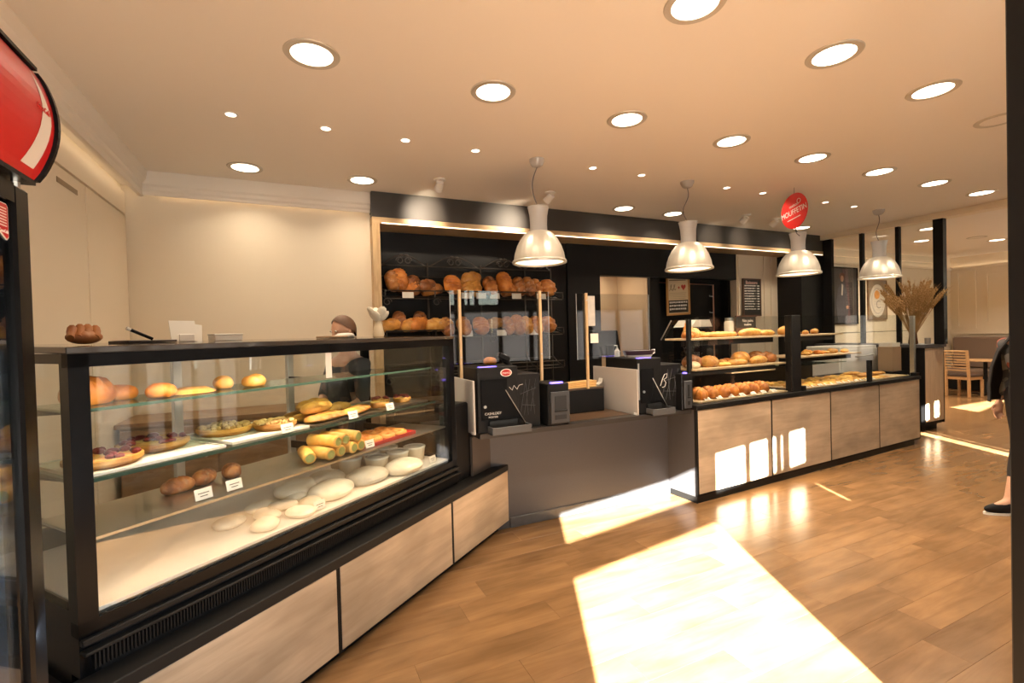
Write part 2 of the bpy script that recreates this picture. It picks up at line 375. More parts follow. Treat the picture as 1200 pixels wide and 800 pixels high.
# glass partition, low wall, beam, second room
struct('trim_9', MB().box(8.58, 8.80, 0.3, 5.35, 3.115, CZ), CREAM, label='cream beam over the glass partition')
lw = MB().box(8.42, 8.92, 3.78, 5.35, 0.09, 1.235); lw.box(8.46, 8.88, 3.83, 5.35, 0, 0.09)
lwo = struct('wall_low', lw, BLACK, label='low wall carrying the glass partition')
part('end_panel', MB().box(8.40, 8.915, 3.752, 3.78, 0.14, 1.225, 0.003), wood('oak end', (0.62, 0.48, 0.33), (0.47, 0.34, 0.22), 'Z', 0.42, 13, 2.2, 0.02), lwo)
part('edge_trim', MB().box(8.385, 8.40, 3.75, 3.80, 0.10, 1.235).box(8.915, 8.935, 3.75, 3.80, 0.10, 1.235), BLACK, lwo)
part('capping', MB().box(8.38, 8.96, 3.73, 5.35, 1.235, 1.285, 0.004), ANTH, lwo)
gp = struct('window_1', MB().box(8.63, 8.73, 3.62, 3.74, 1.285, 3.115), BLACK, label='black framed glass partition to the seating room')
for y in (4.18, 4.70): part('mullion', MB().box(8.645, 8.715, y, y+0.05, 1.285, 3.115), BLACK, gp)
part('mullion', MB().box(8.645, 8.715, 5.20, 5.35, 1.285, 3.115), BLACK, gp)
for a, b in ((3.74, 4.18), (4.23, 4.70), (4.75, 5.20)): part('pane', MB().box(8.675, 8.683, a, b, 1.285, 3.115), GLASS, gp)
struct('wall_seating', MB().box(8.70, 15.1, 6.15, 6.25, 0, CZ), CREAM, label='cream back wall of the seating room')
wr = MB().box(15.0, 15.1, -1.2, 6.15, 0, CZ)
struct('wall_right', wr, CREAM, label='cream panelled far wall')
tm = MB()
def panel(y0, y1, z0, z1):
    tm.box(14.975, 15.0, y0, y0+0.05, z0, z1); tm.box(14.975, 15.0, y1-0.05, y1, z0, z1)
    tm.box(14.975, 15.0, y0+0.05, y1-0.05, z0, z0+0.05); tm.box(14.975, 15.0, y0+0.05, y1-0.05, z1-0.05, z1)
panel(5.66, 6.04, 1.45, 2.86); panel(4.3, 5.50, 1.52, 2.76); panel(2.9, 4.15, 1.52, 2.76); panel(1.6, 2.75, 1.52, 2.76)
tm.box(14.96, 15.0, 1.2, 6.15, 2.88, 2.93); tm.box(14.945, 14.96, 1.2, 6.15, 2.88, 2.95); tm.box(14.96, 15.0, 1.2, 6.15, 1.30, 1.40)
struct('trim_10', tm, CREAM, label='raised panel mouldings on the far wall')
struct('trim_12', MB().box(14.965, 14.995, 1.25, 6.1, 2.931, 2.937).box(8.75, 14.9, 6.125, 6.145, 2.921, 2.927), emit('cove strip', (1.0, 0.80, 0.56), COVE_E), label='cove light strip along the seating room rail')
struct('trim_11', MB().box(8.75, 15.0, 6.12, 6.15, 2.88, 2.92).box(8.75, 15.0, 6.105, 6.12, 2.88, 2.945), CREAM, label='picture rail on the seating room wall')

# shop front behind the camera: black frame, clear toplights, white film added on lower panes against direct sun
FA = R(8.474); FO = (0.0, -0.8, 0.0); K = 1/math.cos(FA)
fs = MB(); panes = []; films = []
def seg(x0, x1, solids, clear=(), vinyl=()):
    for a, b in solids: fs.box(x0*K, x1*K, -0.05, 0.05, a, b)
    for a, b in clear: panes.append((x0*K, x1*K, a, b))
    for a, b in vinyl: films.append((x0*K, x1*K, a, b))
seg(-1.6, -0.082, [(0, CZ)])
seg(-0.082, 1.50, [(1.91, 2.12), (2.45, CZ)], [(2.12, 2.45)])
seg(1.50, 1.60, [(0, CZ)])
edges = [1.60, 1.68, 1.72, 2.21, 2.24, 2.575, 2.61, 2.72, 2.76, 2.835, 2.91, 3.245]
for i in range(len(edges)-1):
    a, b = edges[i], edges[i+1]
    if i == 10:
        S_ = [(0, 0.25), (2.0, 2.11), (2.52, CZ)]; seg(a, 3.12, S_, [(2.11, 2.52)], [(0.25, 2.0)]); seg(3.155, b, S_, [(2.11, 2.52)], [(0.25, 2.0)])
        seg(3.12, 3.155, S_, [(2.11, 2.52), (1.63, 1.87)], [(0.25, 1.63), (1.87, 2.0)])  # clear slit left in the added film to throw a thin sun streak
    elif i % 2 == 0: seg(a, b, [(0, 0.25), (2.0, 2.11), (2.52, CZ)], [(2.11, 2.52)], [(0.25, 2.0)])
    else: seg(a, b, [(0, 0.25), (2.0, CZ)], [], [(0.25, 2.0)])
seg(3.245, 3.30, [(0, CZ)])
for a in (3.30, 3.86, 4.42, 4.98, 5.54):
    seg(a, a+0.5, [(0, 0.25), (2.0, CZ)], [], [(0.25, 2.0)]); seg(a+0.5, a+0.56, [(0, CZ)])
seg(6.10, 6.14, [(0, 1.1), (2.0, CZ)], [(1.1, 2.0)])
seg(6.14, 6.40, [(0, CZ)])
seg(6.40, 6.57, [(0, 1.1), (2.0, CZ)], [(1.1, 2.0)])
seg(6.57, 6.66, [(0, 1.1), (2.0, 2.1), (2.38, CZ)], [(1.1, 2.0), (2.1, 2.38)])
seg(6.66, 6.72, [(0, 2.1), (2.38, CZ)], [(2.1, 2.38)])
seg(6.72, 6.80, [(0, 1.1), (2.0, 2.1), (2.38, CZ)], [(1.1, 2.0), (2.1, 2.38)])
seg(6.80, 6.90, [(0, CZ)])
seg(6.90, 7.10, [(0, 2.10), (2.38, CZ)], [(2.10, 2.38)])
seg(7.10, 9.2, [(0, CZ)])
for a, b, v in ((9.25, 10.9, 0), (10.95, 11.3, 0), (11.35, 11.8, 1), (11.85, 12.35, 1), (12.4, 14.0, 0), (14.05, 15.1, 0)):
    seg(a, b, [(0, 0.8), (1.85, 1.93), (2.55, CZ)] if v else [(0, 1.93), (2.55, CZ)], [(1.93, 2.55)], [(0.8, 1.85)] if v else []); seg(b, b+0.05, [(0, CZ)])
seg(9.2, 9.25, [(0, CZ)])
wf = struct('wall_front', fs, BLACK, FO, FA, 'black framed shop front behind the camera')
for a, b, c, e in panes: part('pane', MB().box(a, b, -0.006, 0.006, c, e), GLASS, wf)
for a, b, c, e in films: part('added_film', MB().box(a, b, -0.004, 0.004, c, e), FILM, wf)
# entrance post right beside the camera
dp = thing('door_post', 'tall black metal door post close at the right edge', 'post', (2.2, 0.7, 0))
part('post', MB().box(-0.055, 0.075, -0.035, 0.03, 0, CZ, 0.004), BLACK, dp)
part('seal', MB().box(0.076, 0.09, -0.012, 0.012, 0.02, CZ), mat('grey seal', (0.10, 0.11, 0.11), 0.5), dp)
gd = MB().box(-40, 50, -60, -1.3, -0.15, -0.05)
struct('floor_street', gd, mat('pavement', (0.42, 0.40, 0.37), 0.8, var=0.1, bscale=2), label='pale pavement outside')

# ------------------------------------------------------------------ lamps
def area(name, parent, loc, power, size, col=LAMP, spread=125):
    l = bpy.data.lights.new(name, 'AREA'); l.shape = 'DISK'; l.size = size; l.energy = power; l.color = col; l.spread = R(spread)
    o = bpy.data.objects.new(name, l); COL.objects.link(o); o.parent = parent; o.location = loc; return o
ring = MB().lathe([(0.112, 0), (0.112, -0.006), (0.145, -0.006), (0.150, 0.0)], 32, close=True).mesh('ring', mat('lamp ring', (0.55, 0.50, 0.42), 0.4, 0.3))
disc = MB().lathe([(0.113, 0.0), (0.113, -0.003)], 32).mesh('diffuser', LIGHTM)
def downlight(x, y, label, on=True, grp=None, k=1.0):
    t = thing('downlight', label, 'ceiling light', (x, y, CZ), 0, grp)
    link('ring', ring, t)
    if on:
        link('diffuser', disc, t); area('lamp', t, (0, 0, -0.012), DOWN_W*k, 0.2)
    else: link('cover', MB().lathe([(0.113, 0.0), (0.113, -0.003)], 32).mesh('cover', CEILM), t)
G1 = 'large downlights of the middle ceiling row'
for i, x in enumerate((0.16, 1.265, 2.362, 3.476, 4.561, 5.66, 6.751, 7.855)): downlight(x, 2.903, 'large round downlight, %s from the left in the long middle ceiling row' % ORD[i], grp=G1, k=0.8 if i < 2 else (1.6 if i > 2 else 1.0))
for i, x in enumerate((1.86, 2.967, 4.064)): downlight(x, 1.75, 'large round downlight nearest the camera side, %s from the left in the front row' % ORD[i], grp='large downlights of the front ceiling row', k=2.4 if i else 1.2)
downlight(5.165, 1.80, 'unlit round ceiling fitting beside the black door post', on=False)
for i, x in enumerate((-0.327, 0.712, 4.0, 4.844, 7.58)): downlight(x, 5.02, 'large round downlight close to the back fascia, %s from the left in the back row' % ORD[i], grp='large downlights of the back ceiling row', k=0.6 if i < 2 else 1.0)
for x, y, lb in ((9.9, 4.35, 'round downlight in the seating room just behind the glass partition'), (11.19, 5.03, 'round downlight deeper in the seating room, seen through the glass'), (12.7, 4.47, 'round downlight in the seating room right of the glass partition')): downlight(x, y, lb, k=4.5)
downlight(11.89, 4.47, 'unlit flat ceiling disc beside the seating room downlight', on=False)
sring = MB().lathe([(0.034, 0), (0.034, -0.004), (0.046, -0.004), (0.048, 0)], 20, close=True).mesh('ring', WHITE)
sdisc = MB().lathe([(0.035, 0), (0.035, -0.002)], 20).mesh('diffuser', LIGHTM)
for i, x in enumerate((-0.33, 0.295, 0.90, 1.508, 2.728, 3.33, 4.556, 5.157, 6.348, 6.963)):
    t = thing('spotlight', 'tiny recessed spotlight, %s from the left in the row with the pendants' % ORD[i], 'ceiling light', (x, 3.88, CZ), 0, 'tiny recessed spotlights')
    link('ring', sring, t); link('diffuser', sdisc, t); area('lamp', t, (0, 0, -0.008), SMALL_W, 0.06)
# tilting spots washing the fascia
for i, (x, lb) in enumerate(((1.435, 'white tilting ceiling spot above the bread niche, left one'), (2.73, 'white tilting ceiling spot just right of the first pendant lamp'), (5.92, 'white tilting ceiling spot between the second and third pendants'), (6.55, 'white tilting ceiling spot behind the red round sign'))):
    t = thing('tilting_spot', lb, 'ceiling light', (x, 4.72, CZ), 0, 'white tilting ceiling spots')
    part('mount', MB().lathe([(0.06, 0), (0.06, -0.012), (0.02, -0.02)], 20), WHITE, t)
    can = part('can', MB().lathe([(0.036, 0.05), (0.040, 0.02), (0.045, -0.05), (0.038, -0.052), (0.034, -0.02)], 20), WHITE, t, loc=(0, 0.03, -0.06), rot=(R(55), 0, (R(24) if i == 1 else 0)))
    l = bpy.data.lights.new('lamp', 'SPOT'); l.energy = SPOT_W*(11 if i < 2 else 3.0); l.spot_size = R(60); l.spot_blend = 1.0; l.color = LAMP; l.shadow_soft_size = 0.03
    o = bpy.data.objects.new('lamp', l); COL.objects.link(o); o.parent = t; o.location = (0, 0.08, -0.10); o.rotation_euler = (R(79), 0, (R(24) if i == 1 else 0))
# pendants
PM = mat('lamp neck grey', (0.42, 0.40, 0.38), 0.35)
SM = mat('ribbed metal shade', (0.66, 0.62, 0.54), 0.42, 0.55)
SIN = emit('pendant glow', (1.0, 0.80, 0.55), 2.2)
neck = MB().lathe([(0.0, 0.505), (0.085, 0.503), (0.10, 0.50), (0.096, 0.49), (0.082, 0.42), (0.078, 0.34), (0.080, 0.275)], 32).mesh('neck', PM)
ribs = MB(); vs = []; n = 72; prof = [(0.080, 0.278), (0.10, 0.272), (0.135, 0.25), (0.175, 0.20), (0.205, 0.14), (0.225, 0.08), (0.234, 0.03), (0.236, 0.0)]
for (q, z) in prof:
    for k in range(n):
        a = 2*math.pi*k/n; rr = q*(1+0.010*math.cos(a*24)*min(1, (0.28-z)*8)); vs.append((rr*math.cos(a), rr*math.sin(a), z))
ribs.add(vs, [(i*n+k, i*n+(k+1) % n, (i+1)*n+(k+1) % n, (i+1)*n+k) for i in range(len(prof)-1) for k in range(n)], True)
shade = ribs.mesh('shade', SM)
rim = MB().lathe([(0.232, 0.012), (0.246, 0.010), (0.252, 0.0), (0.250, -0.016), (0.238, -0.018), (0.228, -0.004)], 48, close=True).mesh('rim', SM)
inner = MB().lathe([(0.0, 0.2), (0.08, 0.19), (0.16, 0.14), (0.205, 0.06), (0.226, 0.0)], 32).mesh('inner_reflector', SIN)
rose = MB().lathe([(0.072, 0.0), (0.070, -0.02), (0.052, -0.055), (0.03, -0.068), (0.0, -0.07)], 24).mesh('ceiling_rose', PM)
for i, (x, lb) in enumerate(((2.11, 'over the left pay machine'), (3.955, 'over the right pay machine'), (5.785, 'under the red round sign'), (7.535, 'in front of the glass partition'))):
    t = thing('pendant_lamp', 'grey bell pendant lamp with ribbed metal shade, %s' % lb, 'lamp', (x, 3.88, 2.262), R(17*i), 'bell pendant lamps')
    link('neck', neck, t); link('shade', shade, t); link('rim', rim, t); link('inner_reflector', inner, t); link('ceiling_rose', rose, t, (0, 0, CZ-2.262))
    a = -R(17*i); sw = -0.055 if i % 2 == 0 else -0.07
    pts = []
    for k in range(13):
        u = k/12; s = sw*math.sin(math.pi*u)*(1.0 if i == 0 else (1.2*math.cos(math.pi*u*0.9)+0.4)); pts.append((s*math.cos(a), s*math.sin(a), 0.50+u*(CZ-2.262-0.57)))
    part('cable', MB().tube(pts, 0.0045, 6), mat('cable grey', (0.12, 0.10, 0.10), 0.5), t)
    area('lamp', t, (0, 0, 0.03), PEND_W, 0.3, spread=130)

# ------------------------------------------------------------------ bread and pastry meshes (shared by copies)
def loaf(L, W, H, seed, cuts=4, skew=0.6, n=26, k=16, taper=2.4, depth=0.17):
    """baked loaf lying along x, flat underneath, raised ears along slanting cuts"""
    vs = []; fs = []; off = Vector((seed*7.3, seed*3.1, seed*1.7))
    for i in range(n+1):
        u = -1+2*i/n; rad = max(0.0, 1-abs(u)**taper)**0.5
        for j in range(k):
            a = 2*math.pi*j/k; y = math.cos(a)*rad; z = math.sin(a)*rad
            p = Vector((u*L/2, y*W/2, z*H/2))
            q = 1+0.10*noise.noise(p*14+off)
            if z > 0.1 and cuts:
                ph = (u+skew*y*0.5)*cuts*math.pi; q += depth*max(-0.5, math.sin(ph))*z
            p.y *= q; p.z *= q; p.z = max(p.z, -0.32*H); vs.append(p+Vector((0, 0, 0.32*H)))
    for i in range(n):
        for j in range(k): fs.append((i*k+j, i*k+(j+1) % k, (i+1)*k+(j+1) % k, (i+1)*k+j))
    return MB().add(vs, fs, True)
def croissant(L, seed):
    vs = []; fs = []; n, k = 24, 10
    for i in range(n+1):
        u = -1+2*i/n; a = u*1.15; R0 = L*0.42; c = Vector((R0*math.sin(a), R0*(math.cos(a)-0.75), 0))
        rd = L*0.17*(1-abs(u)**1.8*0.85)*(1+0.10*math.cos(u*4.5*math.pi)); nr = Vector((math.sin(a), math.cos(a), 0))
        for j in range(k):
            q = 2*math.pi*j/k; p = c+nr*rd*math.cos(q)+Vector((0, 0, rd*math.sin(q))); p.z = max(p.z, -0.7*rd)+L*0.11; vs.append(p)
    for i in range(n):
        for j in range(k): fs.append((i*k+j, i*k+(j+1) % k, (i+1)*k+(j+1) % k, (i+1)*k+j))
    m = MB().add(vs, fs, True); m.f += [list(range(k))[::-1], [n*k+j for j in range(k)]]; m.sm += [True, True]; return m
def swirl(rad, h, seed):
    """round flat pastry with a coiled top"""
    vs = []; fs = []; n, m = 22, 7
    for i in range(m+1):
        t = i/m
        for j in range(n):
            a = 2*math.pi*j/n; rr = rad*t; z = h*(1-t**4)+0.12*h*math.sin(t*14+a)+0.1*h*noise.noise(Vector((rr*40*math.cos(a), rr*40*math.sin(a), seed)))
            vs.append((rr*math.cos(a), rr*math.sin(a), max(0.0, z)))
    for i in range(m):
        for j in range(n): fs.append((i*n+j, i*n+(j+1) % n, (i+1)*n+(j+1) % n, (i+1)*n+j))
    o = MB().add(vs, fs, True); o.f.append([m*n+j for j in range(n)]); o.sm.append(False); return o
def torus(R0, r0, n=20, k=10, zs=0.85):
    vs = []; fs = []
    for i in range(n):
        a = 2*math.pi*i/n
        for j in range(k):
            q = 2*math.pi*j/k; vs.append(((R0+r0*math.cos(q))*math.cos(a), (R0+r0*math.cos(q))*math.sin(a), r0*zs*(1+math.sin(q))))
    for i in range(n):
        for j in range(k): fs.append((i*k+j, ((i+1) % n)*k+j, ((i+1) % n)*k+(j+1) % k, i*k+(j+1) % k))
    return MB().add(vs, fs, True)
ME = {}
def bread(kind):
    if kind in ME: return ME[kind]
    d = {'batard_brown': (loaf(0.27, 0.17, 0.15, 1), B_BROWN), 'batard_dark': (loaf(0.26, 0.16, 0.14, 2, 5), B_DARK),
         'batard_orange': (loaf(0.29, 0.19, 0.17, 3, 6, 1.4), B_ORANGE), 'batard_gold': (loaf(0.26, 0.16, 0.15, 4, 3), B_GOLD),
         'boule': (loaf(0.23, 0.22, 0.16, 5, 3, 0.2), B_BROWN), 'boule_gold': (loaf(0.22, 0.21, 0.15, 6, 4, 0.8), B_GOLD),
         'boule_scored': (loaf(0.25, 0.20, 0.15, 7, 7, 1.6), B_ORANGE),
         'long_loaf': (loaf(0.36, 0.10, 0.09, 8, 6), B_GOLD), 'baguette': (loaf(0.50, 0.075, 0.065, 9, 8, 1.2), B_GOLD), 'baguette_pale': (loaf(0.42, 0.075, 0.06, 10, 5), B_PALE),
         'bun': (loaf(0.115, 0.105, 0.075, 11, 0), B_ORANGE), 'bun_gold': (loaf(0.12, 0.09, 0.07, 12, 2), B_GOLD), 'bun_pale': (loaf(0.15, 0.11, 0.075, 13, 1), B_PALE),
         'brioche': (loaf(0.20, 0.11, 0.12, 14, 5, 0.2, depth=0.18), B_ORANGE), 'croissant': (croissant(0.17, 1), B_GOLD), 'croissant_dark': (croissant(0.17, 2), B_ORANGE),
         'flat_pastry': (swirl(0.055, 0.026, 1), B_YELLOW), 'galette': (swirl(0.10, 0.022, 3), B_GOLD), 'long_pastry': (loaf(0.20, 0.085, 0.045, 15, 4, 0.3), B_YELLOW),
         'wrap': (MB().lathe([(0.0, -0.10), (0.026, -0.10), (0.032, -0.094), (0.034, 0.0), (0.032, 0.094), (0.026, 0.10), (0.0, 0.10)], 16), B_YELLOW),
         'doughnut': (torus(0.033, 0.021), B_ORANGE), 'dough_round': (loaf(0.15, 0.12, 0.055, 16, 0, taper=2.8), B_DOUGH), 'flour_loaf': (loaf(0.28, 0.22, 0.10, 17, 2, 0.3, depth=0.06), B_DOUGH),
         'panini': (loaf(0.30, 0.11, 0.05, 18, 5, 0.4, taper=4), B_GOLD), 'baguette_roll': (loaf(0.26, 0.09, 0.07, 19, 3), B_GOLD)}
    mb, m = d[kind]; ME[kind] = mb.mesh(kind, m); return ME[kind]
def put(name, kind, loc, rz, label, cat, group=None, tilt=(0, 0), sc=1.0):
    o = link(name, bread(kind), None, loc, (tilt[0], tilt[1], rz), (sc, sc, sc)); return tag(o, label, cat, group)

# ------------------------------------------------------------------ left display case (turned towards the entrance)
VA = R(37.85); VO = Vector((-0.628, 1.997, 0)); VM = Matrix.Translation(VO) @ Matrix.Rotation(VA, 4, 'Z')
vl = lambda s, t, z: tuple(VM @ Vector((s, t, z)))
vc = thing('display_case', 'long black framed glass pastry case on oak base, left foreground', 'display case', VO, VA)
part('base', MB().box(-0.06, 2.75, -0.096, 0.85, 0.05, 0.475).box(-0.03, 2.72, -0.06, 0.82, 0, 0.05), BLACK, vc)
oakp = []
for i, (a, b) in enumerate(((-0.045, 0.918), (0.942, 1.902), (1.926, 2.748))):
    part('front_panel', MB().box(a, b, -0.12, -0.0965, 0.062, 0.474, 0.0025), OAK, vc)
part('stile', MB().box(0.918, 0.942, -0.117, -0.0965, 0.05, 0.476).box(1.902, 1.926, -0.117, -0.0965, 0.05, 0.476).box(2.748, 2.762, -0.12, -0.09, 0.05, 0.476), BLACK, vc)
part('ledge', MB().box(-0.06, 2.762, -0.124, 0.0, 0.476, 0.526, 0.004), mat('dark ledge', (0.014, 0.013, 0.012), 0.5, spec=0.2), vc)
gr = MB().box(-0.02, 2.14, -0.012, 0.0, 0.526, 0.66)
part('grille_back', gr, BLACK, vc)
gr = MB()
for i in range(190): gr.box(0.0+i*0.01125, 0.0055+i*0.01125, -0.034, -0.0125, 0.548, 0.598)
g = part('louvre_fins', gr, BLACK, vc); g['kind'] = 'stuff'
part('rail', MB().box(-0.03, 2.14, -0.05, -0.0125, 0.606, 0.618, 0.003), BLACKM, vc)
part('rail', MB().box(-0.03, 2.14, -0.035, -0.0125, 0.632, 0.655, 0.004), BLACKM, vc)
fm = MB().box(-0.03, 0.025, -0.012, 0.05, 0.526, 1.575).box(2.088, 2.14, -0.012, 0.05, 0.526, 1.575)
fm.box(-0.03, 2.14, -0.012, 0.04, 0.655, 0.702).box(-0.03, 2.14, -0.012, 0.03, 1.530, 1.575)
fm.box(-0.03, 0.02, 0.80, 0.85, 0.475, 1.575).box(2.09, 2.14, 0.80, 0.85, 0.475, 1.575)
fm.box(-0.03, 0.0, 0.05, 0.80, 0.475, 0.735).box(-0.03, 0.0, 0.05, 0.80, 1.542, 1.575).box(2.11, 2.14, 0.05, 0.80, 0.475, 0.72).box(2.11, 2.14, 0.05, 0.80, 1.545, 1.575)
part('frame', fm, BLACKG, vc)
tp = MB(); tp.box(-0.035, 2.145, -0.018, 0.87, 0, 0.022, 0.003)
part('top', tp, mat('dark glossy top', (0.05, 0.042, 0.035), 0.06, spec=1.0), vc, loc=(0, 0, 1.575), rot=(R(0.9), 0, 0))
part('front_glass', MB().box(0.025, 2.088, 0.004, 0.010, 0.702, 1.530), CASEG, vc)
part('side_glass', MB().box(-0.018, -0.012, 0.05, 0.80, 0.735, 1.542), CASEG, vc)
part('side_glass', MB().box(2.122, 2.128, 0.05, 0.80, 0.72, 1.545), CASEG, vc)
def shelf(name, t0, t1, z, th, s1=2.085):
    sh = part(name, MB().box(0.03, s1, t0+0.004, t1, z-th, z), SHELFG, vc)
    part('edge', MB().box(0.03, s1, t0, t0+0.0035, z-th-0.001, z+0.001), EDGEG, sh)
    return sh
shelf('shelf', 0.15, 0.50, 1.374, 0.010); shelf('shelf', 0.12, 0.62, 1.130, 0.012)
lowsh = part('shelf', MB().box(0.03, 2.085, 0.04, 0.44, 0.940, 0.950), STEEL, vc)
for z, t0, t1 in ((1.362, 0.2, 0.8), (1.116, 0.2, 0.8), (0.938, 0.2, 0.8)):
    for s in (0.06, 1.40, 2.06): part('bracket', MB().prism([(t0, z-0.004), (t1, z-0.004), (t1, z-0.05), (t1-0.05, z-0.05)], s-0.004, s+0.004, 'YZ'), BLACKM, vc)
part('deck', MB().box(0.02, 2.09, 0.03, 0.80, 0.660, 0.715), DECKM, vc)
part('back_sill', MB().box(0.02, 2.09, 0.80, 0.845, 0.475, 0.80), BLACK, vc)
for s in (0.70, 1.40): part('back_post', MB().box(s, s+0.045, 0.81, 0.84, 0.80, 1.57, 0.003), ALU, vc)
for a, b in ((0.02, 0.70), (0.745, 1.40), (1.445, 2.09)): part('back_door', MB().box(a, b, 0.822, 0.828, 0.80, 1.57), GLASS, vc)
ls = part('light_strip', MB().box(0.06, 2.05, 0.032, 0.05, 1.532, 1.545), LEDM, vc)
def strip_lamp(parent, loc, sx, power, rot=(0, 0, 0)):
    l = bpy.data.lights.new('lamp', 'AREA'); l.shape = 'RECTANGLE'; l.size = sx; l.size_y = 0.02; l.energy = power; l.color = (1.0, 0.80, 0.56); l.spread = R(160)
    o = bpy.data.objects.new('lamp', l); COL.objects.link(o); o.parent = parent; o.location = loc; o.rotation_euler = rot
strip_lamp(vc, (1.05, 0.06, 1.525), 2.0, 17.0, (R(8), 0, 0))
strip_lamp(vc, (1.05, 0.06, 0.934), 2.0, 2.2, (R(10), 0, 0)); strip_lamp(vc, (1.05, 0.16, 1.112), 2.0, 2.0, (R(10), 0, 0))  # extra strips added under the shelves to brighten the deck
part('end_block', MB().box(2.142, 2.33, -0.005, 0.14, 0.526, 1.095, 0.012), BLACK, vc)
part('end_panel', MB().box(2.33, 2.60, -0.03, -0.01, 0.526, 0.822), mat('taupe laminate', (0.075, 0.062, 0.054), 0.45), vc)

# upper shelf
vs_ = [('brioche', 0.14, 0.30, 20), ('bun', 0.27, 0.36, 0), ('bun', 0.37, 0.26, 40), ('galette', 0.52, 0.32, 0), ('bun_gold', 0.68, 0.34, 60), ('bun_gold', 0.79, 0.27, 10)]
for i, (k, s, t, a) in enumerate(vs_):
    put('pastry', k, vl(s, t, 1.376), R(a)+VA, 'small baked pastry, %s from the left on the upper glass shelf of the case' % ORD[i], 'pastry', 'pastries on the upper case shelf')
# middle shelf: trays
def tray(name, s0, s1, t0, t1, z, m, label, lip=0.012, cat='tray'):
    sx, sy = (s1-s0)/2, (t1-t0)/2
    mb = MB().box(-sx, sx, -sy, sy, 0, 0.006)
    rim_ = MB().box(-sx, sx, -sy, -sy+0.006, 0.0062, lip).box(-sx, sx, sy-0.006, sy, 0.0062, lip).box(-sx, -sx+0.006, -sy+0.006, sy-0.006, 0.0062, lip).box(sx-0.006, sx, -sy+0.006, sy-0.006, 0.0062, lip)
    t = thing(name, label, cat, vl((s0+s1)/2, (t0+t1)/2, z), VA)
    part('base', mb, m, t); part('rim', rim_, m, t); return t
tray('tray', 0.05, 0.56, 0.14, 0.56, 1.131, PAPER, 'white tray under the fruit tarts in the case')
tray('tray', 0.60, 1.02, 0.16, 0.58, 1.131, PAPER, 'white tray under the nut tarts in the case')
tray('tray', 1.04, 1.56, 0.14, 0.58, 1.131, STEEL, 'grey tray under the long filled loaves in the case')
tray('tray', 1.58, 2.05, 0.16, 0.56, 1.131, STEEL, 'grey tray under the dark glazed tarts in the case')
def tart(s, t, z, rad, topm, label, grp):
    o = thing('tart', label, 'tart', vl(s, t, z), VA, grp)
    part('pastry_shell', MB().lathe([(rad*0.86, 0), (rad, 0.018), (rad*1.0, 0.032), (rad*0.93, 0.036), (rad*0.9, 0.028)], 26), B_GOLD, o)
    tp = MB(); n, m = 24, 6; vv = []; ff = []
    for i in range(m+1):
        for j in range(n):
            a = 2*math.pi*j/n; rr = rad*0.91*i/m; vv.append((rr*math.cos(a), rr*math.sin(a), 0.030+0.010*noise.noise(Vector((rr*60*math.cos(a)+s*9, rr*60*math.sin(a), 3)))+0.006*(1-i/m)))
    for i in range(m):
        for j in range(n): ff.append((i*n+j, i*n+(j+1) % n, (i+1)*n+(j+1) % n, (i+1)*n+j))
    tp.add(vv, ff, True); part('topping', tp, topm, o)
    rn = random.Random(int(s*997)); lu = MB(); cnt = 18 if topm is BERRY else (46 if topm is NUT else 0)
    for q in range(int(cnt*(rad/0.125)**1.3)):
        rr = rad*0.84*math.sqrt(rn.random()); a = rn.uniform(0, 6.28); z_ = rn.uniform(0.011, 0.017)*(1.15 if topm is BERRY else 1.0)
        lu.ell((rr*math.cos(a), rr*math.sin(a), 0.037+0.006*(1-rr/rad)), z_*rn.uniform(0.8, 1.5), z_, z_*0.8, 7, 5)
    if cnt: lp = part('fruit' if topm is BERRY else 'nuts', lu, DARKB if topm is BERRY else NUT, o); lp['kind'] = 'stuff'
    return o
tart(0.18, 0.30, 1.138, 0.125, BERRY, 'round open tart with red fruit, leftmost on the white tray', None)
tart(0.41, 0.42, 1.138, 0.135, BERRY, 'round tart with dark berries, right one on the first white tray', None)
tart(0.74, 0.44, 1.138, 0.125, NUT, 'lumpy golden nut tart, left one on the second white tray', None)
tart(0.92, 0.30, 1.138, 0.105, NUT, 'lumpy golden nut tart, right one on the second white tray', None)
for i, (k, s, t, dz, a) in enumerate((('panini', 1.20, 0.24, 0, 4), ('panini', 1.22, 0.35, 0, -3), ('panini', 1.24, 0.46, 0, 3), ('baguette_roll', 1.18, 0.29, 0.048, 14), ('baguette_roll', 1.25, 0.40, 0.048, 8), ('panini', 1.45, 0.26, 0, 20), ('baguette_roll', 1.43, 0.40, 0, 12))):
    put('filled_loaf', k, vl(s, t, 1.138+dz), VA+R(a), 'long golden filled loaf, %s in the heap on the grey case tray' % ORD[i], 'bread', 'filled loaves on the middle case shelf')
for i, (s, t) in enumerate(((1.68, 0.28), (1.80, 0.38), (1.93, 0.30))):
    tart(s, t, 1.138, 0.062, BERRY if i else mat('egg custard', (0.72, 0.50, 0.16), 0.4, var=0.3), 'small %s tart, %s from the left near the right case end' % ('dark glazed' if i else 'yellow', ORD[i]), 'small tarts in the case')
